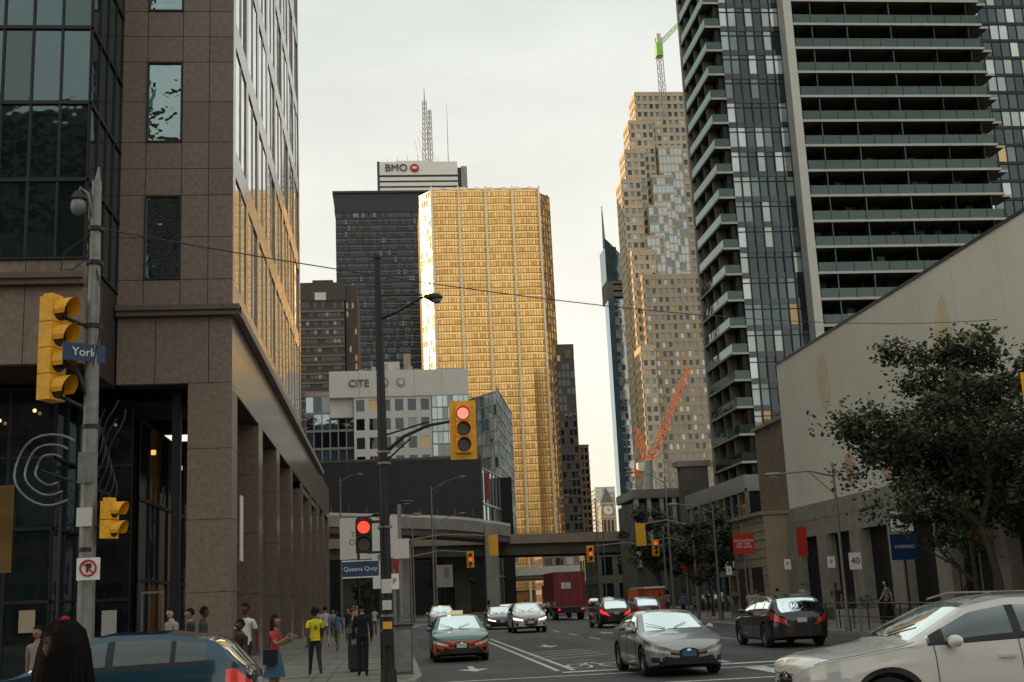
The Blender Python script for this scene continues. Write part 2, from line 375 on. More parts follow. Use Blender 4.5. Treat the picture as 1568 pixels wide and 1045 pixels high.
# ground-floor kiosk, notices and door frames in the arcade
for (x,z0_,z1_,m) in ((-9.9,1.2,2.1,'offwhite'),(-11.8,1.5,2.2,'stone_w2'),(-12.6,3.4,6.2,'g_warm')):g.box(x,x+.5,40.5 if x<-10.9 else 43.4,40.53 if x<-10.9 else 43.43,z0_,z1_,m)
for x in (-8.6,-7.9):g.box(x,x+.06,43.45,43.55,.13,2.6,'galv')
g.box(-8.6,-7.84,43.45,43.55,2.6,2.68,'galv')
g.build()
g=G('wall_sculpture')
cx,cz,y=-9.9,6.2,36.6
for r_ in (.45,.75,1.05):
    a0=.9;pts=[(cx+r_*math.cos(a0+t*.24),y+.1*math.sin(t),cz+r_*math.sin(a0+t*.24)) for t in range(19)]
    g.tube(pts,.034,'galv',6)
for k in range(8):
    x0=-9.0+k*.11;pts=[(x0+.18*math.sin(t*.75+k*.8)+.02*t,y+.08*math.cos(t+k),4.6+t*.28) for t in range(12+k%3)]
    g.tube(pts,.024,'darkmetal',6)
g.tube([(-9.6,y,.13),(-9.6,y,5.5)],.05,'darkmetal');g.tube([(-8.6,y,.13),(-8.6,y,5)],.05,'darkmetal')
g.tube([(-10.2,y,6.2),(-8.2,y,5.4)],.035,'darkmetal')
g.build(True)
GLC=[('g_dark',3),('g_mid',1)]
g=G('unseen_shade_tower');tower(g,-95,-35,84,150,0,115,3,3.8,.5,1.2,.2,GLC,'concrete_d',sides='SE');g.build()  # unseen tower added to the west to keep sun off the condominium
g=G('unseen_shade_tower');tower(g,-120,-50,170,235,0,105,3,3.8,.5,1.2,.2,GLC,'concrete_d',sides='SE');g.build()  # second unseen tower, added for the same shade
g=G('unseen_reflection_block');tower(g,-70,-13,-70,-45,0,52,3,3.1,.5,1.2,.2,GLC,'brownblk',sides='NE');g.build()  # unseen block added behind the camera to darken window reflections
g=G('unseen_reflection_block');tower(g,45,110,-70,-45,0,40,3,3.1,.5,1.2,.2,GLC,'stone',sides='NW');g.build()  # another unseen block, added for window reflections
# ---------------------------------------------------------------- far towers
g=G('white_bank_tower')
BX0,BX1,BY=-2.7,52,782
g.box(BX0+.3,BX1-.3,BY+.3,BY+50,0,296,'black_fac')
for j in range(75):
    z=j*3.85
    if z>287:break
    g.box(BX0,BX1,BY,BY+50,z,z+2.5,'white')
g.box(BX0,BX1,BY,BY+50,289,298.5,'white')
g.box(BX0-.3,BX0+1.2,BY-.4,BY+50,0,298.7,'black_fac')
g.box(BX1,BX1+7,BY+8,BY+50,0,297,'black_fac')
g.box(BX1+3,BX1+7.1,BY+7.8,BY+50,0,298,'concrete')
g.box(10,30,BY+10,BY+30,298.5,303,'offwhite')
def lattice(g,p0,p1,w0,w1,n,r_,m):
    p0=V(p0);p1=V(p1);d=(p1-p0);t=d.normalized();u=t.orthogonal().normalized();v_=t.cross(u);cs=[(1,1),(-1,1),(-1,-1),(1,-1)]
    P_=[[p0+d*(i/n)+(u*a+v_*b)*((w0+(w1-w0)*i/n)/2) for a,b in cs] for i in range(n+1)]
    for k in range(4): g.tube([P_[0][k],P_[-1][k]],r_,m,4)
    for i in range(n):
        for k in range(4): g.tube([P_[i][k],P_[i+1][(k+1)%4]],r_*.7,m,3)
lattice(g,(31,BY+20,298),(31.5,BY+20,352),3,1.8,14,.3,'galv')
lattice(g,(34.6,BY+22,298),(35,BY+22,346),2.4,1.6,12,.28,'galv')
g.tube([(31.5,BY+20,352),(31.5,BY+20,362)],[.5,.2],'galv',5)
g.tube([(47,BY+20,298),(47.3,BY+20,350)],[.35,.12],'galv',5)
for k in range(5): g.tube([(26+3*k,BY+12,303),(24+2*k,BY+12,318+4*k%9)],.16,'galv',3)
for k in range(6): g.tube([(4+7*k,BY+3,298),(4+7*k,BY+3,302+(k*5)%4)],.2,'galv',3)
bo=g.build()
text('letters','BMO',7.2,(10,BY-.7,293.8),(math.pi/2,0,0),'black_fac',bo,ext=.2)
g=G('logo');g.ell((22.5,BY-.6,293.8),(3.1,.5,3.1),'sign_red');g.box(21,24,BY-1.4,BY-1.2,293.0,294.5,'white');g.build(True,parent=bo)
g=G('black_office_tower')
tower(g,-25.5,40,630,680,0,212,1.55,3.6,.35,1.1,.3,[('g_dark',4),('brownblk',3),('g_mid',.5)],'black_fac',sides='S',cap=0)
for j in range(58):
    g.box(-25.4,40,629.55,629.69,3.6*j+1.3,3.6*j+1.9,'band_grey')
g.box(-26,40,629.5,680,212,222.5,'black_fac');g.box(-27,41,628.5,681,222.5,223.7,'black_fac');g.box(-5,8,640,660,223.7,226,'black_fac')
g.build()
g=G('black_office_tower')
tower(g,-60,-15.5,455,500,0,118,1.5,3.5,.3,1.0,.3,[('g_dark',4),('brownblk',3),('g_mid',.6)],'brownblk',sides='S',cap=0)
for j in range(33): g.box(-60,-15.6,454.45,454.6,3.5*j+1.2,3.5*j+2.0,'band_brown')
g.box(-60.3,-15.2,454.4,500,118,125,'brownblk')
g.box(-15.2,-10.6,457,500,0,124,'brownblk')
facade(g,(-15,456.9),(-10.8,456.9),0,118,4,34,.3,1.2,.2,[('g_warm',1),('brownblk',2)],'brownblk')
g.box(-28,-20,460,470,125,127.5,'brownblk');g.box(-26.8,-22.5,454.2,454.4,118,121,'offwhite')
g.build()
g=G('gold_glass_tower')
GY=503;x0=21.5;x1=68.9;ZG=179
g.box(x0+.2,x1,GY+.8,GY+50,0,ZG-1,'gold_line')
bw=(x1-x0)/4;rowsG=54
for b in range(4):
    a0=x0+b*bw;mid=a0+bw/2
    for (pa,pb) in (((a0,GY+.0),(mid,GY-.7)),((mid,GY-.7),(a0+bw,GY))):
        d=V((pb[0]-pa[0],pb[1]-pa[1],0));n=V((d.y,-d.x,0)).normalized()
        facade(g,pa,pb,6,ZG,5,rowsG,.2,.0,.18,[('gold',5),('gold2',2.5),('gold3',2)],'gold_line','gold_line',tw=.006)
        for j in range(rowsG+1):
            z=6+j*(ZG-6)/rowsG
            g.ob((pa[0],pa[1],z-.8),d,n*.24,(0,0,.8),'gold2' if (j*7)%5 else 'gold')
            g.ob((pa[0],pa[1],z),d,n*.3,(0,0,.36),'gold_line')
for b in range(5):
    a=x0+b*bw;g.box(a-.4,a+.4,GY-1.4,GY+.3,0,ZG+1.5,'gold_rib')
facade(g,(16.4,GY+7),(x0-.4,GY),0,ZG,5,rowsG,.25,.7,.25,[('gold2',3),('g_gold',1)],'gold_rib')
facade(g,(x1+.4,GY),(74.5,GY+6),0,ZG-1.5,4,rowsG,.5,.9,.3,[('gold3',2),('gold_line',1),('g_warm',1)],'gold_line')
facade(g,(74.5,GY+6),(77,GY+40),0,ZG-8,8,rowsG,.5,.9,.3,[('g_gold',2),('gold_line',1)],'gold_line')
g.box(16.6,74.3,GY+7.2,GY+50,0,ZG,'gold_line')
g.box(x0-.5,x1+.5,GY-.8,GY+7.0,ZG,ZG+.8,'gold_rib')
for b in range(8): g.box(x0+b*bw/2+1,x0+b*bw/2+3.6,GY+1,GY+3,ZG+.8,ZG+1.9,'gold_rib')
g.box(48,62,GY+10,GY+25,ZG+.5,ZG+4,'gold_rib')
g.build()
g=G('black_office_tower');tower(g,68.6,75.6,472,480,0,98,2,3.4,.4,1.0,.2,[('g_dark',3),('brownblk',2),('g_warm',.3)],'brownblk',cap=4);g.box(72,74.5,471.5,471.7,96,99.5,'leaf2');g.build()
g=G('brown_office_building');tower(g,87.0,93,553,562,0,70,2.1,3.4,.7,1.2,.3,[('g_dark',3),('g_warm',1)],'brick');g.build()
g=G('clock_tower')
g.box(191,204,1085,1098,0,78,'stone_w2');g.box(190.4,204.6,1084.4,1098,70,72,'stone_w');g.box(190.4,204.6,1084.4,1098,82,84,'stone_w');g.box(191.5,203.5,1085.5,1097,78,82,'stone_w2')
g.tube([(197.5,1084.6,77),(197.5,1084.0,77)],4.2,'white',20);g.tube([(197.5,1083.9,77),(197.5,1083.7,77)],.5,'sig_black',8)
g.box(197.3,197.7,1083.7,1083.9,77,80.5,'sig_black');g.box(197.5,200,1083.7,1083.9,76.8,77.2,'sig_black')
for x in (194,197.5,201): g.box(x-.9,x+.9,1084.7,1085,58,68,'sig_black')
ap=(197.5,1091.5,99);cs=[(191.5,1085.5,84),(203.5,1085.5,84),(203.5,1097,84),(191.5,1097,84)]
for i in range(4): g.poly([cs[i],cs[(i+1)%4],ap],'concrete_d')
for x in (191.3,203.7): g.tube([(x,1085,84),(x,1085,90)],[1.2,.2],'stone_w2',6)
g.build()
g=G('grey_office_building');tower(g,204,223.3,1184,1210,0,106,3,4,1,1.5,.3,[('g_blue',2),('g_mid',1)],'offwhite');g.build()
g=G('stone_office_building');tower(g,215,262,1050,1090,0,62,3,4,1.2,1.6,.3,[('g_mid',2),('g_dark',1)],'stone_w2');g.build()
g=G('glass_spire_tower')
tower(g,117,135,590,605,0,165,2.1,3.5,.25,.9,.2,[('g_blue',2),('g_mid',2),('g_haze',2)],'g_haze',cap=.5)
g.poly([(114,589.6,160),(126,589.6,160),(126,589.6,170),(116,589.6,181),(114,589.6,183)],'g_mid');g.box(114,126,589.8,605,150,160,'concrete_d')
g.box(114,120,589.7,605,160,178,'g_mid');g.tube([(114.4,592,178),(114.2,592,201)],[.9,.25],'galv',6)
g.box(114.2,117,590,600,0,150,'g_blue')
g.build()
g=G('stepped_stone_tower')
GL=[('g_dark',2.4),('g_mid',2.2),('g_haze',1),('g_warm',.5)]
for m,a,b,y,z in [('stone_w',100.8,109,474,172),('stone_w',103.5,112,476,186),('stone_w',106.5,117,478,200),('stone_w',110.5,140,480,214)]: tower(g,a,b,y,y+12,0,z,2.6,3.7,1.1,1.5,.35,GL,m,cap=1.2)
for a,b,y,z in ((109,116,470,146),(111,119,472,160),(114,123,474,174),(118,128,476,188)):
    tower(g,a,b,y,y+6,60,z,1.8,3.7,.25,.7,.15,[('g_haze',3),('g_blue',1.2),('g_mid',2)],'stone_w',cap=.8)
tower(g,101.5,111,466,480,0,138,2.6,3.7,1.2,1.6,.35,GL,'stone_w',cap=1.5)
tower(g,104,135,460,474,0,126,2.6,3.7,1.3,1.6,.4,GL,'stone_w2',cap=1.5)
tower(g,100.5,106,457,470,0,96,2.6,3.7,1.2,1.6,.35,GL,'stone_w',cap=1.5)
g.build()
g=G('tower_crane')
lattice(g,(120.2,470,198),(120.2,470,236),2.0,2.0,10,.18,'galv');g.box(118.6,121.4,468,472,227,233,'green_crane');g.box(119,120.8,468,472,233,237,'offwhite')
lattice(g,(120.5,470,233),(142,475,256),1.4,.9,12,.13,'green_crane')
g.build()
g=G('white_hotel_building')
g.box(-17.5,14,262.5,300,0,44,'dark')
facade(g,(-17.7,262.2),(-7.2,262.2),20,47.2,6,7,.25,.5,.15,[('g_light',2),('g_blue',3),('g_mid',3),('g_dark',2)],'metal')
g.box(-17.8,-7.2,262,290,47.2,48,'metal')
wx0,wx1=-7.2,9.6;wy=259.5
g.box(wx0,wx1,wy+.5,wy+30,0,51,'dark')
nc=6;nr=4;cw=(wx1-wx0)/nc;zb=30;rh=4.1
for j in range(nr+1):
    z=zb+j*rh;g.box(wx0,wx1,wy,wy+.6,z-.85,z+.75,'white')
for i in range(nc+1):
    x=wx0+i*cw;g.box(max(wx0,x-.5),min(wx1,x+.5),wy-.05,wy+.6,zb,zb+nr*rh,'white')
for j in range(nr):
    for i in range(nc):
        g.poly([(wx0+i*cw,wy+.3,zb+j*rh),(wx0+(i+1)*cw,wy+.3,zb+j*rh),(wx0+(i+1)*cw,wy+.3,zb+(j+1)*rh),(wx0+i*cw,wy+.3,zb+(j+1)*rh)],pick([('g_dark',5),('g_mid',1),('g_warm',.6)]))
g.box(wx0,wx1,wy-.1,wy+.6,16,29,'white')
g.box(-12.4,17.8,wy-.3,wy+26,46.2,52,'white')
for x in (-6,0,6,12):g.box(x,x+.08,wy-.33,wy-.3,46.2,52,'concrete')
g.box(-12.4,-7.3,wy+1,wy+26,42,46.2,'white')
facade(g,(9.7,259.3),(17.8,259.3),14,46.2,7,12,.12,.25,.12,[('g_pale',2),('g_blue',3),('g_mid',2),('g_light',2)],'metal')
g.box(9.8,17.6,259.6,285,0,46.2,'dark')
facade(g,(17.8,259.3),(23,249.5),10,45,7,13,.1,.3,.12,[('g_pale',3),('g_blue',2),('g_light',2)],'metal')
facade(g,(23,249.5),(30,287),10,46,12,13,.12,.3,.12,[('g_pale',3),('g_blue',2),('g_mid',2)],'metal')
g.poly([(17.9,259.4,45.1),(23,249.6,45.1),(30,287,45.1),(18,290,45.1)],'concrete')
for (x,r_) in ((-.6,1.1),(3.1,1.0)): g.tube([(x,wy-.5,49.3),(x,wy-.35,49.3)],r_,'mural2' if x>0 else 'concrete',18);g.tube([(x,wy-.56,49.3),(x,wy-.5,49.3)],r_*.55,'white',14)
g.box(-2,3,265,272,52,55,'offwhite');g.box(4,5.5,266,268,52,57,'stone_w2')
for k in range(5): g.box(-6+k*2.7,-5+k*2.7,263,264,52,53+.6*(k%3),'concrete')
wo=g.build();text('letters','CITE',2.2,(-6.0,wy-.5,49.2),(math.pi/2,0,0),'concrete_d',wo,ext=.1)
g=G('black_arena_building')
g.box(-12,14.6,190,230,0,24,'black_fac');g.box(-12.1,14.7,189.9,230,24.0,24.4,'concrete_d')
for k in range(10): g.box(-11.8+k*2.7,-11.77+k*2.7,189.93,190,0,24,'concrete_d')
facade(g,(14.6,190),(21.2,214),0,22.5,8,4,.15,.3,.2,[('g_dark',2),('g_mid',2),('brownblk',2)],'metal');g.box(14.7,21,206,230,0,22.4,'dark')
g.box(15.4,15.9,191.5,192.2,17.5,21.8,'sign_red')
g.build()
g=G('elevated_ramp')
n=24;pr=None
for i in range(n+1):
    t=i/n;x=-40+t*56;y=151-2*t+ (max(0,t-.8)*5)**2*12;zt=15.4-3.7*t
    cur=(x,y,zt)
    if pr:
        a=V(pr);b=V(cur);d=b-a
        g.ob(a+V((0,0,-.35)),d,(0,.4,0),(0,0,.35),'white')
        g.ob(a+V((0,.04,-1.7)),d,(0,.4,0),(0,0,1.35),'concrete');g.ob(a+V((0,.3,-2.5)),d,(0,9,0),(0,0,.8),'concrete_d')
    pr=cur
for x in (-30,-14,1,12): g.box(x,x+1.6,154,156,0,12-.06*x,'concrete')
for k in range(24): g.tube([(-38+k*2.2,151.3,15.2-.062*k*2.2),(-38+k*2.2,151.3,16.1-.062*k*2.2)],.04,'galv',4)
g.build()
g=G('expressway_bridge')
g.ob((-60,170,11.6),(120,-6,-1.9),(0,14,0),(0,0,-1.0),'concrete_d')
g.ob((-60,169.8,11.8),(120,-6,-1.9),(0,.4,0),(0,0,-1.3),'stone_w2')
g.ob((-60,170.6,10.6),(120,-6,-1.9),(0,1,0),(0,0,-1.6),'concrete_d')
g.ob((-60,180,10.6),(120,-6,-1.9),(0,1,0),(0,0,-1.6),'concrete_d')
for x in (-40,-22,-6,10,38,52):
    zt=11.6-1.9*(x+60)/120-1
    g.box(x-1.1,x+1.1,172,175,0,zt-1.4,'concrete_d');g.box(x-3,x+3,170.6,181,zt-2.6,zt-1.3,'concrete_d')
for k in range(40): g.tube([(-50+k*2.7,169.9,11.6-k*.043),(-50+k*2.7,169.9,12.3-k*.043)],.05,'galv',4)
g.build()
g=G('railway_bridge')
g.box(-40,110,300,330,6.5,8.8,'concrete_d');g.box(-40,110,299.7,300,7.4,9.4,'offwhite')
for x in (24,42,60,84): g.box(x,x+1.5,302,304,0,6.5,'concrete')
for k in range(14): g.box(43+k*1.6,44+k*1.6,301,301.3,6.2,6.4,'amberlight')
g.build()
for (a,b,y,z,m) in ((-60,14,240,15,'brownblk'),(62,66,420,22,'brick'),(45,58,360,14,'brick'),(95,130,330,24,'stone_w2'),(100,140,420,30,'concrete_d'),(36,62,210,9,'concrete_d')):
    g=G('low_rise_building');tower(g,a,b,y,y+20,0,z,3,3.6,1,1.4,.2,[('g_dark',3),('g_warm',1),('g_mid',1)],m,cap=.6);g.build()
# ---------------------------------------------------------------- right residential tower
g=G('condominium_tower')
FL=2.76;NF=32;TY=116.5
g.box(36,64,118.2,127,0,FL*NF+2,'dark');g.box(42,64,127,150,0,FL*NF+2,'dark')
def bay(i,j):
    if i==0: return pick([('g_light',3),('g_pale',2),('g_mid',2)])
    if i in(2,4): return pick([('g_dark',4),('g_teal',3),('g_mid',.6)])
    return pick([('g_dark',3),('g_mid',2),('g_light',2),('g_teal',3),('g_pale',1.2),('g_warm',.2)])
facade(g,(36.6,TY),(43.2,TY),8.5,8.5+FL*29,7,29,.13,0,.1,None,'darkmetal',rowfn=bay,tw=.05)
for j in range(30):
    z=8.5+j*FL
    g.box(36.6,43.2,TY-.08,TY+.02,z-.32,z+.28,'g_dark');g.box(36.6,43.2,TY-.1,TY+.02,z+1.9,z+1.97,'darkmetal')
g.box(43.2,44.1,TY-1.9,TY+1,23,FL*NF+8,'offwhite')
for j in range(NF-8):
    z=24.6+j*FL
    g.box(44.1,65.2,TY-1.9,TY+1.6,z,z+.2,'soffit_shade');g.box(65.2,66.3,TY-1.2,TY+1.6,z+.002,z+.198,'soffit_shade')
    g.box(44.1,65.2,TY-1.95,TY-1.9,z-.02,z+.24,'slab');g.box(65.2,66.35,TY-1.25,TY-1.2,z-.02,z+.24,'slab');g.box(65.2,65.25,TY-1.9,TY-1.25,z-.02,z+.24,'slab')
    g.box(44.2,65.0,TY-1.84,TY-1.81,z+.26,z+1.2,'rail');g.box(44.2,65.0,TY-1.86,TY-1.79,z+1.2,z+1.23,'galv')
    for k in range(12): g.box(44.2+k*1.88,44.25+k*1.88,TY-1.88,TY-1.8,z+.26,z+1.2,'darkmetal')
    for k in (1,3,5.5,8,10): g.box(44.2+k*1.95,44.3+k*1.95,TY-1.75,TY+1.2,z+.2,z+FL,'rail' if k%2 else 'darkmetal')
    if R()<.8:
        for q in range(3):
            xx=45+R()*18;g.box(xx,xx+.5,TY-1.2,TY-.7,z+.26,z+.7,pick([('offwhite',1),('brick',1),('darkmetal',2)]));g.box(xx,xx+.5,TY-.75,TY-.68,z+.7,z+1.15,'darkmetal')
    if R()<.4:
        xx=45+R()*18;g.ell((xx,TY-1.1,z+.9),(.3,.3,.45),'leaf1',7,5)
facade(g,(44.1,TY+1.2),(65.2,TY+1.2),24.6,24.6+FL*(NF-8),22,NF-8,.12,.3,.08,[('g_dark',6),('g_teal',2),('g_mid',2),('g_pale',2),('g_light',2),('g_warm',.4)],'darkmetal',tw=.05)
facade(g,(44.1,TY),(65.2,TY),8,24,20,7,.12,.25,.1,[('g_dark',5),('g_mid',1),('g_teal',3)],'darkmetal')
g.box(44.1,65,TY+.05,TY+1.4,8,24,'dark')
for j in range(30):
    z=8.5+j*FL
    g.box(34.9,36.6,TY-.3,126.4,z,z+.18,'soffit_shade');g.box(34.86,36.6,TY-.34,TY-.3,z-.02,z+.2,'slab');g.box(34.86,34.9,TY-.3,126.4,z-.02,z+.2,'concrete')
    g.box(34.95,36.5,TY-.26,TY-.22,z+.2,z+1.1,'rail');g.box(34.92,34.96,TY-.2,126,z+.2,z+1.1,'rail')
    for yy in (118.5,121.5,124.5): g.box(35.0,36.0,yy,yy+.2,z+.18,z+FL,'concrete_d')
facade(g,(36.0,126.4),(36.0,TY+.6),8.5,8.5+FL*30,6,30,.25,.35,.1,[('g_dark',4),('g_mid',2),('g_warm',.4)],'darkmetal')
g.box(34.9,36.0,126.4,127,0,8.5+FL*30,'concrete')
g.box(36.02,36.6,TY+.1,TY+1,8.5,8.5+FL*29,'dark')
g.box(33.5,70,114,127,0,8.3,'concrete_d');facade(g,(33.6,113.9),(69,113.9),.2,7.6,18,2,.3,.5,.15,[('g_dark',3),('g_warm',1)],'stone')
g.box(44.5,64,118.2,150,FL*NF+2,FL*NF+8,'offwhite')
g.build()
g=G('condominium_tower')
tower(g,88,125,160,195,0,112,1.4,2.8,.12,.45,.15,[('g_dark',4),('g_teal',3),('g_mid',2),('g_light',2),('g_pale',1.2),('g_gold',.5)],'darkmetal',sides='SW');g.build()  # scattered gold panes put reflections into the glass colour
g=G('billboard_pylon');g.box(31.3,34.3,127,128.5,5.4,15,'concrete_d');g.box(31.0,34.6,126.8,128.7,15,15.6,'concrete');g.box(32.3,33.3,127.2,128.2,0,5.4,'concrete_d');g.build()
g=G('concrete_pavilion')
g.box(30.5,38,150,160,0,13,'concrete_d');
for k in range(5): g.box(30.6+k*1.6,31.1+k*1.6,149.2,150,5,13.5,'offwhite')
g.box(30.3,38.5,149,160,13.5,14.6,'concrete');g.tube([(33,152,14.6),(33.4,152,18.5)],[.8,.5],'offwhite',8);g.build()
g=G('luffing_crane')
lattice(g,(75.3,344,20),(75.3,344,38),2,2,8,.16,'offwhite')
lattice(g,(75.5,344,38),(89.5,343,67),1.9,1.0,16,.17,'orange_crane')
lattice(g,(75,344,38),(73,344,49),1.6,.8,5,.16,'orange_crane')
g.box(72,77,342.5,345.5,36.5,39,'offwhite');g.box(70.8,73.5,343,345,35,37,'orange_crane')
g.tube([(73,344,49),(89.5,343,67)],.08,'darkmetal',4);g.tube([(73,344,49),(71,344,37)],.14,'orange_crane',4)
g.build()
# ---------------------------------------------------------------- right cream building
g=G('cream_walled_building')
WX=22.5;ya,yb=30,66.5;zt=14.4
g.box(WX+.3,60,ya+.3,yb-.1,0,zt-.3,'dark')
g.box(WX,WX+.3,ya,yb,6.1,zt,'cream');g.box(WX+.3,60,ya,ya+.3,6.1,zt,'cream');g.box(WX+.3,60,yb-.3,yb,4.4,zt,'cream')
g.box(WX-.05,60,ya-.05,yb+.05,zt,zt+.12,'darkmetal')
for k in range(10):
    yy=yb-k*3.7;g.box(WX-.003,WX+.01,yy-.02,yy,6.1,zt,'offwhite')
yy=ya
while yy<yb:
    for q in (0,1): g.box(WX-.12,WX+.2,yy+.01,min(yy+1.8,yb)-.01,4.4+q*.85+.01,4.4+(q+1)*.85-.01,'stone')
    yy+=1.8
g.box(WX+0,WX+.3,ya,yb,4.38,6.12,'jointd')
yy=yb
while yy>ya:
    g.box(WX-.25,WX+.4,yy-1.3,yy,.13,4.4,'stone');g.box(WX-.32,WX+.4,yy-1.37,yy+.0,.13,.7,'concrete_d');yy-=4.6
facade(g,(WX+.6,yb),(WX+.6,ya),.13,4.4,30,2,.07,.1,.06,[('g_dark',5),('g_warm',.5),('g_mid',1)],'darkmetal')
g.build()
g=G('wall_mural')
def blob(y,z,ry,rz,m):
    pts=[(WX-.006-.001*(m=='mural2'),y+ry*math.cos(a*.314)*(1+.12*math.sin(a*1.3)),z+rz*math.sin(a*.314)*(1+.1*math.cos(a*2.1))) for a in range(20)];g.poly(pts,m)
blob(59.3,12.1,.9,1.5,'mural');blob(45.5,11.2,.75,1.9,'mural');blob(52,6.9,1.3,.6,'mural2');blob(57,7.4,.6,.8,'mural2')
g.build()
g=G('brick_building')
g.box(22.9,60,67,73,0,11.4,'brick');g.box(22.7,24,66.9,73.1,11.4,11.6,'stone')
g.box(21.1,24,67,73.5,0,5.9,'stone_w2');g.box(20.9,24.2,66.9,73.7,5.9,6.1,'stone');
for k in range(12): g.box(21.08,21.1,67,73.5,.5*k,.5*k+.02,'jointd')
for k in range(2): g.box(21.05,21.1,68+k*2.8,70+k*2.8,.6,3,'dark')
g.build()
g=G('glass_entrance_building');tower(g,26,33,86,104,0,9,2,3,.2,.4,.15,[('g_dark',3),('g_mid',2),('g_warm',1)],'metal',sides='SW');g.build()
# ---------------------------------------------------------------- street furniture
def disc(g,c,n,r_,m,seg=16,th=.01):
    n=V(n).normalized();g.tube([V(c),V(c)+n*th],r_,m,seg)
def signal(g,c,n,sections=3,lit=0,board=True,s=1.0,litm='lens_red',body='sig_yellow',boardm='sig_yellow'):
    n=V(n).normalized();sd=V((-n.y,n.x,0));H=.36*s;W_=.34*s;D_=.2*s;c=V(c);tot=H*sections
    for k in range(sections):
        z=tot/2-(k+1)*H
        g.ob(c-sd*W_/2+V((0,0,z+.006)),sd*W_,n*D_,(0,0,H-.012),body)
        fc=c+n*D_+V((0,0,z+H/2))
        disc(g,fc,n,.15*s,'sig_black',18,.006);disc(g,fc,n,.13*s,litm if k==lit else 'lens_off',18,.014)
        rr=.155*s
        for a in range(10):
            a0=math.radians(-30+24*a);a1=math.radians(-30+24*(a+1))
            p=lambda an,dd:fc+sd*(rr*math.cos(an))+V((0,0,rr*math.sin(an)))+n*dd
            dd=.26*s
            g.poly([p(a0,0),p(a1,0),p(a1,dd*(.75+.25*math.sin(a1))),p(a0,dd*(.75+.25*math.sin(a0)))],body)
    g.ob(c-sd*W_*.35+n*.02+V((0,0,tot/2)),sd*W_*.7,n*D_*.7,(0,0,.05),body)
    if board:
        e=.13*s;g.ob(c-sd*(W_/2+e)+V((0,0,-tot/2-e))+n*.03,sd*(W_+2*e),n*.015,(0,0,tot+2*e),boardm)
Z3=V((0,0,1))
g=G('traffic_signal_pole')
g.tube([(-.1,26.8,.1),(-.1,26.8,.5)],[.19,.17],'darkmetal',12)
g.tube([(-.1,26.8,.5),(-.12,26.75,5),(-.14,26.7,9.6)],[.13,.11,.075],'darkmetal',12);g.ell((-.14,26.7,9.65),(.09,.09,.1),'darkmetal')
g.tube([(-.13,26.7,8.2),(.3,26.6,8.35),(.8,26.5,8.62),(1.0,26.5,8.68)],[.04,.035,.03,.03],'darkmetal')
g.tube([(-.13,26.7,8.75),(.5,26.6,8.72),(1.0,26.5,8.7)],.018,'darkmetal',6)
g.ell((1.12,26.5,8.64),(.2,.1,.1),'darkmetal');g.ell((1.16,26.5,8.58),(.13,.08,.09),'galv')
g.tube([(-.08,26.8,5.15),(.35,26.7,5.5),(.9,26.6,5.72),(1.5,26.55,5.8)],[.045,.04,.035,.03],'darkmetal')
g.tube([(-.08,26.8,4.95),(.5,26.7,5.45)],.02,'darkmetal',6);g.tube([(-.08,26.8,5.55),(.9,26.6,5.8)],.02,'darkmetal',6)
signal(g,(1.67,26.55,5.58),(0,-1,0),3,0,True,.98,'lens_red2')
g.tube([(1.67,26.6,4.9),(1.67,26.6,6.2)],.03,'darkmetal')
for z in (5.15,4.9,3.5,1.6,1.3): g.tube([(-.1,26.78,z),(-.1,26.78,z+.05)],.16,'galv',12)
g.box(-.22,.02,26.56,26.68,1.0,1.5,'darkmetal');g.box(-.2,0,26.5,26.56,1.35,1.5,'sig_yellow')
for (z,w_,h_) in ((2.1,.22,.3),(1.75,.2,.2)):g.box(-.1-w_/2,-.1+w_/2,26.6,26.63,z,z+h_,'offwhite')
g.build(True)
g=G('traffic_light')
signal(g,(-.56,26.4,3.32),(0,-1,0),2,0,False,1.02,'lens_red','sig_black');g.box(-.5,-.1,26.5,26.56,3.6,3.66,'darkmetal');g.box(-.5,-.1,26.5,26.56,2.95,3.0,'darkmetal');g.build(True)
g=G('street_name_sign');g.box(-1.05,-.26,26.68,26.7,2.48,2.8,'sign_blue');g.box(-1.05,-.26,26.685,26.695,2.8,2.83,'white');g.box(-1.05,-.26,26.685,26.695,2.45,2.48,'white');so=g.build()
text('letters','Queens Quay',.13,(-.655,26.67,2.64),(math.pi/2,0,0),'white',so)
g=G('traffic_signal_pole')
g.tube([(-4.85,20.2,0),(-4.87,20.2,6),(-4.88,20.2,9.2)],[.15,.115,.08],'galv',12)
g.tube([(-4.87,20.2,8.35),(-5.0,20.1,8.95),(-5.12,20.1,9.05),(-5.16,20.1,8.9)],.03,'galv')
g.ell((-5.15,20.1,8.72),(.13,.13,.17),'galv');g.tube([(-5.15,20.1,8.84),(-5.15,20.1,8.98)],[.14,.07],'darkmetal',12)
g.tube([(-4.87,20.2,9.2),(-4.85,20.2,9.45)],[.05,.02],'galv')
for z in (8.3,7.7,6.6,4.9,2.9): g.tube([(-4.87,20.2,z),(-4.87,20.2,z+.07)],.14,'darkmetal',12)
g.tube([(-4.87,20.15,8.3),(-5.35,20.1,7.9),(-5.4,20.1,7.6),(-5.2,20.1,7.6),(-4.9,20.15,7.9)],.012,'sig_black',5)
g.tube([(-4.9,20.15,7.9),(-4.72,20.1,7.2),(-4.75,20.1,6.4),(-4.9,20.1,5.6)],.014,'sig_black',5)
g.tube([(-4.87,20.2,6.6),(-5.35,20.2,6.8)],.03,'darkmetal');g.tube([(-4.87,20.2,5.2),(-5.45,20.2,5.5)],.03,'darkmetal')
g.tube([(-4.9,20.15,5.4),(-5.1,20.1,5.9),(-5.35,20.1,6.0)],.045,'sig_black',6)
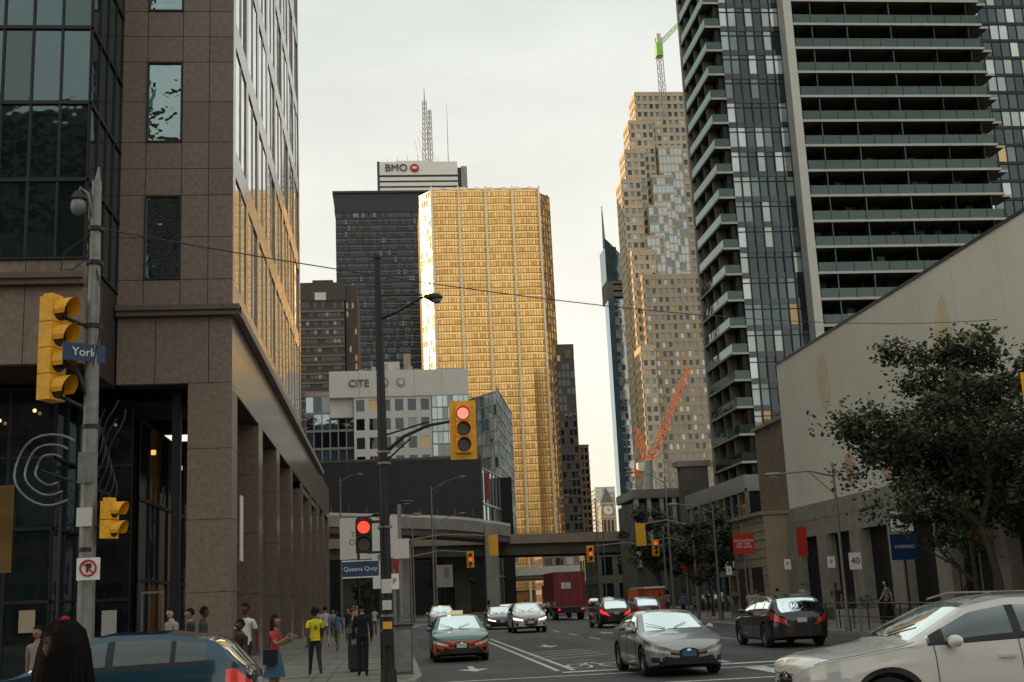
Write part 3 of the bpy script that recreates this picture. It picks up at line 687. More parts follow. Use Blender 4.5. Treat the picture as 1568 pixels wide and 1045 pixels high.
g.box(-5.0,-4.74,20.0,20.08,4.0,4.5,'galv');g.box(-5.0,-4.76,20.01,20.05,3.3,3.6,'offwhite')
g.build(True)
g=G('traffic_light');signal(g,(-5.62,20.2,6.25),(.93,-.36,0),4,-1,False,1.22);g.build(True)
g=G('street_name_sign');d_=V((.8,.6,0)).normalized();g.ob(V((-5.25,19.8,6.0)),d_*.72,V((.6,-.8,0))*.015,(0,0,.3),'sign_blue');so=g.build();text('letters','York',.2,(-4.955,19.995,6.15),(math.pi/2,0,math.atan2(d_.y,d_.x)),'white',so)
g=G('pedestrian_signal');signal(g,(-4.6,20.2,3.4),(.95,-.3,0),2,-1,False,.85);g.tube([(-4.85,20.2,3.3),(-4.6,20.2,3.3)],.03,'darkmetal');g.build(True)
g=G('no_parking_sign');g.box(-4.97,-4.61,20.0,20.02,2.45,2.8,'white');
ring=[(-4.79+.12*math.cos(a*.262),19.99,2.64+.12*math.sin(a*.262)) for a in range(25)];g.tube(ring,.017,'sign_red',5);g.tube([(-4.87,19.99,2.72),(-4.71,19.99,2.56)],.012,'sign_red',5)
g.box(-4.82,-4.79,19.985,19.995,2.57,2.71,'sig_black');g.box(-4.79,-4.74,19.985,19.995,2.64,2.71,'sig_black');g.build(True)
g=G('overhead_wire')
def wire(a,b,sag,r_=.012):
    a=V(a);b=V(b);g.tube([a+(b-a)*t-Z3*(4*sag*t*(1-t)) for t in [k/24 for k in range(25)]],r_,'sig_black',5)
wire((-4.87,20.2,8.36),(30,47,12.9),1.15)
g.build()
def mast(name,px,py,sx,sz,lit,n=(0,-1,0),s=1.0):
    g=G(name);g.tube([(px,py,.1),(px,py,sz+1.4)],[.12,.07],'galv',8)
    g.tube([(px,py,sz+.4),((px+sx)/2,py,sz+.8),(sx,py,sz+.6)],[.06,.05,.04],'galv',6)
    signal(g,(sx,py-.1,sz),n,3,lit,True,s,'lens_red');g.build(True)
mast('traffic_signal_pole',.1,78,6.6,5.3,-1,(0,1,0));mast('traffic_signal_pole',1.6,100,6.5,5.2,1)
mast('traffic_signal_pole',18.2,72,15,5.3,-1,(0,1,0));mast('traffic_signal_pole',22.5,99,16.3,5.2,1)
mast('traffic_signal_pole',24.5,100,22.0,5.5,0)
g=G('traffic_signal_pole');g.tube([(13,19,0),(13,19,6.6)],[.14,.09],'galv',10);g.tube([(13,19,5),(11,19,5.2)],.05,'galv');signal(g,(10.9,19,4.6),(0,-1,0),3,0,True,.9);g.build(True)
def lamp(name,x,y,h,arms,r_=.09,m='galv'):
    g=G(name);g.tube([(x,y,.1),(x,y,.6)],r_*1.6,m,10);g.tube([(x,y,.6),(x,y,h)],[r_,r_*.6],m,10)
    for (dx,dz,dy) in arms:
        g.tube([(x,y,h-.5),(x+dx*.45,y+dy*.45,h-.1+dz*.5),(x+dx,y+dy,h+dz)],[.045,.035,.03],m,6)
        g.tube([(x,y,h-1.2),(x+dx*.45,y+dy*.45,h-.15+dz*.5)],.02,m,5)
        sx=1 if dx>0 else -1;g.ell((x+dx+.25*sx,y+dy,h+dz-.02),(.38,.16,.09),m);g.ell((x+dx+.25*sx,y+dy,h+dz-.07),(.26,.12,.07),'offwhite')
    g.build(True)
lamp('street_lamp',4.5,130,14.2,[(3.2,.9,0)],.14);lamp('street_lamp',4.9,133,10.6,[(2.8,.8,0)],.1)
lamp('street_lamp',16.9,44.5,6.4,[(-2.1,-.35,0)],.07,'galv')
lamp('street_lamp',19.0,70,6.8,[(-2.1,.1,0)],.08);lamp('street_lamp',20.9,90,10.5,[(-2.4,.4,0)],.1)
lamp('street_lamp',-1.3,50,5.4,[(.7,.1,0)],.07,'darkmetal');lamp('street_lamp',-.2,66,7.2,[(.9,.1,0)],.08,'darkmetal')
lamp('street_lamp',-5.6,140,16.5,[(2,.3,0)],.12);lamp('street_lamp',24,140,13,[(-3,.5,0)],.12);lamp('street_lamp',2.2,120,9.5,[(-2,.4,0)],.1)
lamp('street_lamp',.2,92,8.2,[(1.6,.3,0)],.08);lamp('street_lamp',26.5,150,11,[(-2.6,.4,0)],.1)
def post_sign(name,x,y,z0,z1,w_,m,txt=None,tm='white',ph=None,ts=.2,pm='galv',border=None):
    g=G(name);g.tube([(x,y+.06,.1),(x,y+.06,ph or z1+.1)],.035,pm,8);g.box(x-w_/2,x+w_/2,y-.03,y,z0,z1,m)
    if border:g.box(x-w_/2-.03,x+w_/2+.03,y-.02,y+.01,z0-.03,z1+.03,border)
    o=g.build()
    if txt:text('letters',txt,ts,(x,y-.04,(z0+z1)/2),(math.pi/2,0,0),tm,o)
post_sign('speed_limit_sign',15.72+1.1,43,2.35,2.95,.45,'white','40','sig_black',ts=.34)
post_sign('red_street_sign',17.3,58.5,3.5,4.5,1.05,'sign_red','NO STOPPING\nANY TIME\nTOW ZONE','white',ts=.15,ph=5.0)
post_sign('red_street_sign',18.3,73.5,2.9,4.0,1.05,'sign_orange','DETOUR','sig_black',ts=.24,ph=4.3)
post_sign('bank_sign',20.9,48,3.85,4.75,.95,'white',None,'sign_red',ts=.5,ph=4.0,pm='darkmetal',border='sig_black')
g=G('bank_sign_emblem');g.poly([(20.6,47.955,4.5),(21.2,47.955,4.5),(20.9,47.955,4.2)],'sign_red');g.box(20.6,21.2,47.95,47.96,4.0,4.1,'sig_black');g.build()
post_sign('info_sign',20.9,47.95,2.7,3.75,1.15,'sign_blue','PARKING','offwhite',ts=.2,ph=3,pm='darkmetal')
post_sign('parking_sign',21.6,43,2.9,3.5,.6,'sign_orange','P','sig_black',ts=.4)
post_sign('white_street_sign',-1.0,60,4.1,6.1,2.9,'white','TORONTO\nCITY TOURS','sign_red',ts=.36,pm='darkmetal')
post_sign('parking_sign',-.3,34,2.3,3.9,.4,'offwhite','P','sign_blue',ts=.3,pm='darkmetal')
post_sign('parking_sign',4.9,112,3.2,5.2,1.5,'p_grey',ts=.3,pm='darkmetal')
post_sign('construction_sign',15.9,80,1.4,2.1,.7,'sign_orange',ph=2.0)
for (x,y,m) in ((.35,64,'sign_red'),(.35,86,'sign_blue'),(19.4,56,'sign_red')):post_sign('street_banner',x,y,3.2,4.6,.5,m,ph=5.0)
for (x,y,z_) in ((.1,36.5,2.3),(.15,45,2.4),(.2,54,2.5),(17.4,47,2.5),(17.6,53,2.6),(18,64,2.6)):post_sign('parking_sign',x,y,z_,z_+.45,.3,'white','P','sign_red',ts=.24)
for k,(x,y) in enumerate(((-.1,38),(-.1,41),(-.15,44),(-.1,48),(17.2,50),(17.2,54),(17.2,58))):
    g=G('bollard');g.tube([(x,y,.13),(x,y,1.05),(x,y,1.1)],[.07,.065,.03],'darkmetal',10);g.tube([(x,y,.9),(x,y,.95)],.075,'galv',10);g.build(True)
for (x,y) in ((15.2,82),(14.9,85),(16,88),(5.6,106)):
    g=G('traffic_cone');g.box(x-.2,x+.2,y-.2,y+.2,.01,.05,'sig_black');g.tube([(x,y,.05),(x,y,.4),(x,y,.72)],[.15,.09,.03],'sign_orange',12);g.tube([(x,y,.35),(x,y,.47)],[.105,.085],'white',12);g.build(True)
for (y,) in ((52.5,),(60,)):
    g=G('street_planter');g.box(19.9,21.4,y,y+1.2,.13,.75,'concrete');g.box(19.98,21.32,y+.08,y+1.12,.75,.77,'bark')
    rq=random.Random(int(y))
    for k in range(260):
        p=V((20.0+rq.random()*1.3,y+.1+rq.random(),.8+rq.random()*.5));u=V((rq.gauss(0,1),rq.gauss(0,1),rq.gauss(0,1))).normalized()*.12;w_=V((rq.gauss(0,1),rq.gauss(0,1),rq.gauss(0,1))).normalized()*.05
        g.poly([p,p+u*.5+w_,p+u,p+u*.5-w_],'leaf2' if k%3 else 'leaf1')
    g.build()
g=G('waste_bin');g.box(-1.2,-.7,33.6,34.2,.2,1.15,'darkmetal');g.box(-1.25,-.65,33.55,34.25,1.15,1.28,'p_grey');g.box(-1.1,-.8,33.57,33.6,.85,1.0,'galv');g.box(-1.15,-.75,33.7,34.1,.13,.2,'sig_black');g.build()
g=G('utility_cabinet');g.box(.0,.5,31.3,31.8,.13,1.3,'p_grey');g.box(-.03,.53,31.27,31.83,1.3,1.36,'darkmetal');g.box(.04,.46,31.28,31.3,.2,1.22,'galv');g.tube([(.25,31.55,1.3),(.25,31.55,4.4)],.05,'galv');g.box(.08,.48,31.4,31.45,3.0,3.5,'offwhite');g.build()
g=G('metal_railing')
for k in range(14): g.tube([(17.9,30+k*1.5,.13),(17.9,30+k*1.5,1.1)],.025,'darkmetal',6)
g.tube([(17.9,30,1.1),(17.9,49.5,1.1)],.03,'darkmetal',6);g.tube([(17.9,30,.6),(17.9,49.5,.6)],.02,'darkmetal',6);g.build()
g=G('construction_hoarding');g.box(20.5,22,98,104,.1,2.2,'sign_orange');g.box(20.4,22.1,97.9,104,2.2,2.35,'white')
for k in range(3):g.box(20.6+k*.5,20.63+k*.5,97.97,98,.1,2.2,'sig_black')
g.build()
g=G('storefront_sign');g.box(22.2,26.5,84,84.3,3.1,3.9,'sig_black');so=g.build();text('letters','THE TAVERN',.6,(24.3,83.95,3.5),(math.pi/2,0,0),'white',so)
# ---------------------------------------------------------------- vehicles
def interp(k,x):
    if x<=k[0][0]:return k[0][1]
    for a,b in zip(k,k[1:]):
        if x<=b[0]:return a[1]+(b[1]-a[1])*(x-a[0])/(b[0]-a[0])
    return k[-1][1]
CS={'sedan':dict(L=4.6,W=.89,top=[(0,.62),(.04,.70),(.2,.80),(.6,.90),(1.15,.985),(1.25,1.01),(2.05,1.40),(2.5,1.45),(3.1,1.42),(3.85,1.12),(4.1,1.08),(4.5,1.05),(4.58,.92),(4.6,.8)],belt=(.92,.99),R=.33,wx=(.9,3.6),gz=.17,wind=(1.25,2.1),rear=(3.1,3.9),pil=[(1.45,1.62),(2.42,2.52),(3.32,9)],seams=[1.5,2.47,3.3],pz=(.44,.86)),
'suv':dict(L=4.75,W=.94,top=[(0,.80),(.04,.9),(.2,.99),(.7,1.06),(1.2,1.13),(1.32,1.17),(2.1,1.56),(2.6,1.64),(3.4,1.63),(4.1,1.53),(4.25,1.46),(4.55,1.15),(4.7,1.02),(4.75,.85)],belt=(1.03,1.16),R=.37,wx=(.93,3.75),gz=.22,wind=(1.32,2.15),rear=(4.12,4.6),pil=[(1.5,1.68),(2.55,2.66),(3.5,3.58),(4.05,9)],seams=[1.55,2.6,3.55],pz=(.5,.9))}
def wheel(g,x,y,R_,side):
    hw=.11
    prof=[(R_*.66,-hw),(R_*.93,-hw),(R_,-hw*.7),(R_,hw*.7),(R_*.93,hw),(R_*.66,hw)];n=28;i=g.mi('tyre');b=len(g.v)
    for k in range(n):
        a=2*math.pi*k/n
        for r_,o in prof:g.v.append((x+r_*math.cos(a),y+o,R_+r_*math.sin(a)))
    for k in range(n):
        for q in range(5):
            k2=(k+1)%n;g.f.append((b+k*6+q,b+k2*6+q,b+k2*6+q+1,b+k*6+q+1));g.m.append(i)
    yo=y+side*hw*.6
    g.tube([(x,yo-side*.09,R_),(x,yo-side*.06,R_)],R_*.67,'trim',24)
    for k in range(5):
        for dd in(-.13,.13):
            a=2*math.pi*k/5+dd+.3;d=V((math.cos(a),0,math.sin(a)));t=V((-d.z,0,d.x))
            g.ob(V((x,yo-side*.03,R_))+d*.04-t*.018,d*(R_*.62),t*.036,(0,side*.03,0),'rim')
    rg=[(x+R_*.65*math.cos(a*.2618),yo,R_+R_*.65*math.sin(a*.2618)) for a in range(25)];g.tube(rg,.018,'rim',6)
    g.tube([(x,yo-side*.02,R_),(x,yo+side*.02,R_)],.06,'rim',12)
def car(name,kind,paint,loc,rot,two=None,lit='head',tl='tail',taxi=False,sl=1.0,plate='plate',clad=False,rails=True):
    S=CS[kind];g=G('body');Ln=S['L'];W=S['W'];top=S['top'];suv=kind=='suv'
    T=lambda x:sum(interp(top,x+d) for d in(-.07,-.035,0,.035,.07))/5 if .1<x<Ln-.06 else interp(top,x)
    xs=[];n1=14
    for i in range(n1):xs.append(.003+.35*(1-math.cos(math.pi/2*i/n1)))
    x=.36
    while x<Ln-.37:xs.append(x);x+=.038
    for i in range(n1+1):xs.append(Ln-.003-.35*(1-math.sin(math.pi/2*i/n1)))
    def wid(x):
        a=1-(1-min(x,.85)/.85)**3.4;b=1-(1-min(Ln-x,.8)/.8)**3.8
        return W*max(a,1e-4)**(1/3.2)*max(b,1e-4)**(1/3.4)
    ns,ng,nr=13,6,6;rings=[];info=[]
    for x in xs:
        w_=wid(x);zt=T(x);zb=S['gz']+.10*max(0,1-x/.5)+.12*max(0,1-(Ln-x)/.5)
        for wx in S['wx']:
            dx=abs(x-wx);ra=S['R']+.055
            if dx<ra:zb=max(zb,S['R']+math.sqrt(ra*ra-dx*dx))
        bl=S['belt'][0]+(S['belt'][1]-S['belt'][0])*x/Ln;bl=min(bl,zt-.06);zb=min(zb,bl-.05)
        half=[]
        for k in range(ns):
            t=k/(ns-1);z=zb+(bl-zb)*t
            f=1-.07*max(0,(.42-z)/.25)**1.5-.045*max(0,(z-.6)/.4)**2
            f+=.010*math.exp(-((z-(bl-.17))/.035)**2)
            half.append((w_*f,z))
        yb=half[-1][0];ze=zt-.045;rw=max(yb-(ze-bl)*.46-.02,yb*.3)
        for k in range(1,ng+1):
            t=k/ng;half.append((yb+(rw-yb)*t+.02*math.sin(math.pi*t),bl+(ze-bl)*t))
        for k in range(1,nr+1):
            t=k/nr;y=rw*(1-t);half.append((y,zt-.045*(y/rw if rw else 0)**2.5))
        ring=[(x,-y,z) for y,z in half]+[(x,y,z) for y,z in half[-2::-1]];rings.append(ring);info.append((zt,bl,zb))
    H=ns+ng+nr;m=len(rings[0]);b=len(g.v)
    for r_ in rings:g.v+=r_
    for i in range(len(rings)-1):
        xm=(xs[i]+xs[i+1])/2;zt,bl,zb=info[i]
        for k in range(m-1):
            kk=k if k<H-1 else m-2-k
            q=(b+i*m+k,b+i*m+k+1,b+(i+1)*m+k+1,b+(i+1)*m+k)
            ay=abs(sum(g.v[j][1] for j in q)/4);z=sum(g.v[j][2] for j in q)/4;M_=paint
            if two and z<.66:M_=two
            if kk<ns-1:
                if xm<.5:
                    if kk in (8,9) and ay>.44:M_=lit
                    elif not suv and kk in(8,9) and xm<.3:M_='trim'
                    elif not suv and 1<=kk<=5 and ay<.56+.03*(5-kk) and xm<.28:M_='trim'
                    elif suv and 2<=kk<=9 and ay<.40-.02*abs(kk-6):M_='trim'
                    elif 2<=kk<=4 and .66<ay<.8:M_='trim'
                elif xm>Ln-.4:
                    if kk in(8,9,10) and ay>.44:M_=tl
                    elif kk<3:M_='trim'
                if kk==0 or (clad and z<zb+.12 and kk<3):M_='trim'
            elif kk<ns-1+ng:
                if zt-bl>.17 and kk<ns-2+ng and S['wind'][0]+.1<xm:
                    M_='carglass'
                    for p in S['pil']:
                        if p[0]<xm<p[1]:M_=paint if p[1]>8 else 'trim'
                    if kk==ns-1:M_='trim' if M_=='carglass' else M_
                elif zt-bl>.17:M_=paint
            else:
                edge=kk==ns-1+ng
                if S['wind'][0]<xm<S['wind'][1]-.02:M_=paint if edge else 'carglass'
                elif S['rear'][0]+.05<xm<S['rear'][1]:M_=paint if edge else 'carglass'
            g.f.append(q);g.m.append(g.mi(M_))
        g.f.append((b+i*m,b+(i+1)*m,b+(i+1)*m+m-1,b+i*m+m-1));g.m.append(g.mi('trim'))
    g.f.append(tuple(b+j for j in range(m)));g.m.append(g.mi('trim'));e=b+(len(rings)-1)*m;g.f.append(tuple(e+j for j in range(m))[::-1]);g.m.append(g.mi('trim'))
    for sx in S['seams']:
        i=min(range(len(xs)),key=lambda j:abs(xs[j]-sx))
        for side in(0,1):
            pts=[rings[i][k if side==0 else m-1-k] for k in range(1,ns)]
            pts=[(p[0],p[1]+(-.002 if side==0 else .002),p[2]) for p in pts];g.tube(pts,.006,'sig_black',4)
    for side in(0,1):
        pts=[rings[i][(ns+ng-1) if side==0 else m-ns-ng] for i in range(len(xs)) if .12<xs[i]<S['wind'][0]];g.tube([(p[0],p[1],p[2]+.001) for p in pts],.005,'sig_black',4)
    mw=Matrix.Translation(loc)@Matrix.Rotation(rot,4,'Z')@Matrix.Translation((-Ln*sl/2,0,0))@Matrix.Diagonal((sl,1,1,1))
    root=empty(name,mw);o=g.build(True);o.parent=root
    d=G('details')
    for wx in S['wx']:
        for s in(-1,1):wheel(d,wx,s*(W-.115),S['R'],s)
    zbelt=S['belt'][0]
    for s in(-1,1):
        d.ell((S['wind'][0]+.42,s*(W+.09),zbelt+.09),(.09,.1,.075),paint);d.ob((S['wind'][0]+.38,s*(W-.06),zbelt+.03),(.08,0,0),(0,s*.13,0),(0,0,.03),'trim')
        for hx in (S['seams'][1]-.28,S['seams'][2]-.25):d.ob((hx,s*(W-.012),zbelt-.13),(.2,0,0),(0,s*.03,0),(0,0,.03),paint)
        xw=S['wind'][0]+.03;d.tube([(xw,s*.1+.1,T(xw)+.015),(xw+.22,s*.1+.5 if s>0 else -.35,T(xw+.22)+.02)],.008,'sig_black',4)
    pz=S['pz'];d.box(-.014,.03,-.155,.155,pz[0],pz[0]+.14,plate);d.box(Ln-.03,Ln+.012,-.155,.155,pz[1]-.14,pz[1],plate)
    d.ell((.0,0,T(.02)-.10),(.02,.07,.045),'chrome')
    if suv:
        for k in range(5):
            zz=.52+k*.065;d.box(-.006,.03,-.30,.30,zz,zz+.012,'chrome')
        if rails:
            for s in(-1,1):d.tube([(2.2,s*.60,1.60),(2.5,s*.61,1.67),(3.8,s*.60,1.64),(4.0,s*.59,1.56)],.014,'galv' if paint!='p_black' else 'trim',6)
    if taxi:
        d.ob((2.35,-.2,1.44),(.14,0,0),(0,.4,0),(0,0,.13),'taxisign')
    d.build(True,parent=root)
    return root
hp=math.pi/2
car('white_suv','suv','p_white',(7.35,15.3,0),.02,clad=True,lit='head',sl=1.03)
car('blue_hatchback','suv','p_blue',(-4.15,18.6,0),-.02,tl='taildim',sl=.93,rails=False)
car('silver_sedan','sedan','p_silver',(6.5,29.3,0),hp+.02,lit='head',plate='plate_b')
car('taxi','sedan','p_teal',(2.15,41.0,0),hp,two='p_orange',taxi=True)
car('white_suv','suv','p_white',(7.6,69.8,0),hp,lit='headon');car('dark_sedan','sedan','p_grey',(7.0,80.5,0),hp,lit='headon')
car('white_van_car','suv','p_white',(3.5,87.5,0),hp)
car('black_suv','suv','p_black',(12.6,39.4,0),-hp,tl='tail')
car('dark_suv','suv','p_black',(12.7,71.4,0),-hp,tl='tailon');car('grey_suv','suv','p_grey',(16.2,79.2,0),-hp)
car('silver_sedan','sedan','p_silver',(9.5,93,0),-hp-.1,tl='tailon')
for (x,y,k,p,r_,t) in ((21.5,118,'sedan','p_silver',-hp-.2,'tailon'),(24,135,'suv','p_grey',-hp-.2,'tailon'),(17.5,128,'suv','p_white',hp-.2,'tail'),(11,118,'sedan','p_grey',hp-.2,'tail'),(28,160,'sedan','p_red',-hp-.2,'tailon'),(31.5,190,'sedan','p_silver',-hp-.2,'tailon'),(25,190,'suv','p_black',hp-.2,'tail'),(38,230,'suv','p_white',-hp-.2,'tailon'),(20,150,'sedan','p_black',hp-.2,'tail'),(46,270,'sedan','p_grey',-hp-.2,'tailon')):
    car('distant_car',k,p,(x,y,0),r_,tl=t,lit='headon')
g=G('red_box_truck');tx,ty=14.45,99
g.box(tx-1.25,tx+1.25,ty,ty+7,1.0,3.85,'truck_red')
for x in(-1.25,-.02,1.2):g.box(tx+x,tx+x+.05,ty-.04,ty,1.0,3.85,'p_red')
for z in(1.0,3.8):g.box(tx-1.25,tx+1.25,ty-.05,ty,z,z+.06,'galv')
for x in(-.35,.3,-.9,.85):g.tube([(tx+x,ty-.05,1.05),(tx+x,ty-.05,3.8)],.02,'galv',6)
for k in range(14):g.box(tx-1.27,tx-1.25,ty+.2+k*.48,ty+.35+k*.48,1.05,3.8,'p_red')
g.box(tx-.7,tx+.1,ty-.06,ty-.045,2.5,3.0,'offwhite');g.box(tx-1.15,tx+1.15,ty-.1,ty+.05,.55,.75,'darkmetal')
for x in(-1.05,.85):g.box(tx+x,tx+x+.2,ty-.12,ty-.1,.78,.92,'tailon')
g.box(tx-.9,tx+.9,ty,ty+9,.6,1.0,'darkmetal');g.box(tx-1.15,tx+1.15,ty+7.4,ty+9.3,.7,2.9,'p_red');g.box(tx-1.1,tx+1.1,ty+7.5,ty+9.32,2.0,2.7,'carglass')
for yy in(1.2,2.3,8.3):
    for s in(-1,1):g.tube([(tx+s*.9,ty+yy,.48),(tx+s*1.2,ty+yy,.48)],.48,'tyre',20);g.tube([(tx+s*1.19,ty+yy,.48),(tx+s*1.21,ty+yy,.48)],.25,'rim',16)
g.build()
# ---------------------------------------------------------------- trees
def tree(name,x,y,h,z0,rx,nl,leaf=.14,clumps=60,seed=1,trunk=.16):
    rd=random.Random(seed);g=G('trunk_and_limbs');tips=[]
    def br(p,d,ln,r_,lv):
        pts=[p];q=p
        for k in range(4):
            d=(d+V((rd.uniform(-.22,.22),rd.uniform(-.22,.22),rd.uniform(-.05,.12)))*(.4 if lv==0 else 1)).normalized();q=q+d*ln/4;pts.append(q)
            if lv>=2:tips.append(q)
        g.tube(pts,[r_*(1-.12*k) for k in range(5)],'bark',6 if lv<2 else 4)
        if lv<4 and r_>.012:
            for k in range(3 if lv<3 else 2):
                a=rd.uniform(0,6.28);dd=(d*.75+V((math.cos(a)*.85,math.sin(a)*.85,rd.uniform(-.1,.4)))).normalized();br(q if k<2 else pts[2],dd,ln*rd.uniform(.6,.82),r_*.6,lv+1)
        else:tips.append(q)
    br(V((x,y,.1)),V((0,0,1)),z0,trunk,0)
    root=empty(name);g.build(True,parent=root)
    g=G('foliage');cz=(h+z0)/2;rz=(h-z0)/2+.3
    T_=[t for t in tips if ((t.x-x)/rx)**2+((t.y-y)/rx)**2+((t.z-cz)/rz)**2<1.25] or tips
    cl=[]
    for k in range(clumps):
        if rd.random()<.68:c_=rd.choice(T_)+V((rd.gauss(0,.3),rd.gauss(0,.3),rd.gauss(0,.25)))
        else:
            a=rd.uniform(0,6.28);ph=math.acos(rd.uniform(-.8,1));rr=rd.uniform(.5,1.12)
            c_=V((x+rx*rr*math.sin(ph)*math.cos(a),y+rx*rr*math.sin(ph)*math.sin(a),cz+rz*rr*math.cos(ph)))
        cl.append((c_,rd.uniform(.22,.7)*rx/4.5+.13))
    ix={k:g.mi(k) for k in('leaf1','leaf2','leaf_shade')}
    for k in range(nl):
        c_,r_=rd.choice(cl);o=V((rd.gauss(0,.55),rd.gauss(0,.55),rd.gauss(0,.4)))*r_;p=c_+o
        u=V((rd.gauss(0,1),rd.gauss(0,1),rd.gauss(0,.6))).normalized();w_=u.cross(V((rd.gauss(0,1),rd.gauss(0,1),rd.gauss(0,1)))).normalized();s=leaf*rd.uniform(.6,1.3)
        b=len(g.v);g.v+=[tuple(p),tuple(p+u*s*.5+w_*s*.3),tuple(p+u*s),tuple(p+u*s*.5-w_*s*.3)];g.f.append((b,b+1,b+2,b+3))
        g.m.append(ix['leaf2'] if o.z>.1*r_ and rd.random()<.6 else ix['leaf_shade'] if o.z<-.2*r_ else ix['leaf1'])  # shading put into leaf colour: clump tops lighter, undersides darker
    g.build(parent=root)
tree('street_tree',18.9,36.5,9.6,3.4,4.3,26000,.17,150,3,.17)
tree('street_tree',20.3,41,8.2,3.2,3.2,10000,.17,70,5,.13)
tree('street_tree',20.5,33,8.6,3.2,3.0,11000,.17,75,9,.13)
tree('street_tree',19.6,72,6.4,2.4,2.2,6000,.2,40,11,.12);tree('street_tree',21.5,81,7,2.6,2.3,5000,.22,36,12,.12)
tree('street_tree',23.5,105,8.5,3,3.2,6000,.28,40,13,.14);tree('street_tree',27,112,8,3,3,5000,.28,40,14,.14)
tree('street_tree',8.0,185,9,3,4,4000,.4,30,15,.2);tree('street_tree',40,200,8,3,4,4000,.4,30,16,.2)
tree('street_tree',-1.6,100,5.5,2.3,1.8,3500,.22,30,17,.1)
tree('sapling',21.3,44,5.5,2.2,1.2,2500,.14,25,21,.05)
# ---------------------------------------------------------------- people
SK={'l':(.50,.30,.21),'m':(.33,.18,.11),'d':(.10,.05,.032)}
cm={}
def cmat(col,r_=.8,sp=.25):
    key=tuple(round(c_,3) for c_ in col)
    if key not in cm:cm[key]=mat('cloth_%d'%len(cm),col,rough=r_,var=.12,scale=9,bump=.15,bscale=14,spec=sp)
    return cm[key]
def person(name,x,y,rot,h=1.75,shirt=(.1,.1,.1),pants=(.03,.035,.05),skin='l',hair=(.015,.012,.01),long=False,legs=((.0,.05),(.0,.05)),arms=((.1,.15,.12),(-.1,.15,.12)),short=False,skirt=None,shoes=(.03,.03,.03),z=.13,female=False,sleeve=False,bag=None,cap=None,detail=True,number=None):
    s=h/1.75;root=empty(name,Matrix.Translation((x,y,z))@Matrix.Rotation(rot,4,'Z')@Matrix.Scale(s,4))
    sk_=cmat(SK[skin],.55);sh=cmat(shirt);pa=cmat(pants);so=cmat(shoes,.5);ha=cmat(hair,.75,.08)
    sw=.155 if female else .18;P=[];E=[];Rr=[];B=[]
    def add(p,r_,par=None,tp=None):
        P.append(V(p));Rr.append(r_ if isinstance(r_,tuple) else (r_,r_))
        if par is not None:E.append((par,len(P)-1));B.append((par,len(P)-1,tp))
        return len(P)-1
    pel=add((0,0,.95),(.135,.1));wa=add((0,.005,1.1),(.115 if female else .13,.088),pel,sh);ch=add((0,.0,1.30),(.135 if female else .15,.1),wa,sh)
    nb=add((0,-.012,1.45),(.075,.065),ch,sh);nk=add((0,.006,1.55),(.05,.052),nb,sk_)
    feet=[];hands=[]
    for q,sd in enumerate((-1,1)):
        a,kb=legs[q];hip=V((sd*.085,0,.90));kn=hip+V((0,math.sin(a),-math.cos(a)))*.43;an=kn+V((0,math.sin(a-kb),-math.cos(a-kb)))*.41
        lm=sk_ if (short or skirt) else pa
        i0=add(hip,(.088,.088),pel,pa);ik=add(kn,.058 if not short else .052,i0,lm if skirt else pa);im=add(kn.lerp(an,.35)+V((0,-.012,0)),.056,ik,lm);ia=add(an,.038,im,lm);add(an+V((sd*.02,.15,-.035)),(.038,.03),ia,so);feet.append(an.z)
        sp,eb,ab=arms[q]
        s0=V((sd*sw,-.005,1.415));el=s0+V((sd*math.sin(ab),math.sin(sp)*math.cos(ab),-math.cos(sp)*math.cos(ab)))*.28
        t2=sp+eb;inn=-.25*sd*min(1,abs(eb)) ;wr=el+V((sd*math.sin(ab)*.3+inn,math.sin(t2),-math.cos(t2))).normalized()*.25
        is_=add(s0,.062,ch,sh);ie=add(el,.043,is_,sh);iw=add(wr,.028,ie,sh if sleeve else sk_)
        dr=(wr-el).normalized();add(wr+dr*.055,(.036,.02),iw,sk_);hands.append((wr,dr,sd))
    me=bpy.data.meshes.new('b');me.from_pydata(P,E,[]);ob=bpy.data.objects.new('b',me);sc.collection.objects.link(ob)
    md=ob.modifiers.new('s','SKIN')
    if not me.skin_vertices:
        bpy.context.view_layer.objects.active=ob;ob.select_set(True)
    lay=me.skin_vertices[0].data if me.skin_vertices else None
    if lay:
        for i,r_ in enumerate(Rr):lay[i].radius=r_;lay[i].use_root=(i==0)
    md.use_smooth_shade=True
    sb=ob.modifiers.new('d','SUBSURF');sb.levels=2 if detail else 1
    dg=bpy.context.evaluated_depsgraph_get();nm=bpy.data.meshes.new_from_object(ob.evaluated_get(dg));bpy.data.objects.remove(ob)
    nm.name='body';nm.materials.clear();ms=[sh,pa,sk_,so]
    for k in ms:nm.materials.append(k)
    for f in nm.polygons:
        c_=f.center;best=9;bm=sh
        for a,b,t in B:
            A_=P[a];D=P[b]-A_;u=max(0,min(1,(c_-A_).dot(D)/D.length_squared));dd=(c_-A_-D*u).length/( (Rr[a][0]+Rr[b][0])/2)
            if dd<best:
                best=dd;bm=t
                if t is sh and b!=wa and not sleeve and a>4 and P[b].z<P[a].z and u>.6 and abs(P[a].x)>.14:bm=sk_
        if c_.z<1.0 and bm is sh and abs(c_.x)<.16:bm=pa
        if c_.z>1.475 and abs(c_.x)<.09:bm=sk_
        f.material_index=ms.index(bm);f.use_smooth=True
    bo=bpy.data.objects.new('body',nm);sc.collection.objects.link(bo);bo.parent=root
    dz=.075-min(feet)
    g=G('head_and_hands');c_=V((0,.025,1.645))
    def hf(d,q):
        q=q.copy()
        if d.z<0:q.x*=1-.28*(-d.z)**1.5;q.y=q.y*(1-.12*(-d.z)) + .012*(-d.z)
        if d.y>.93 and -.3<d.z<.25:q.y+=.022
        return q
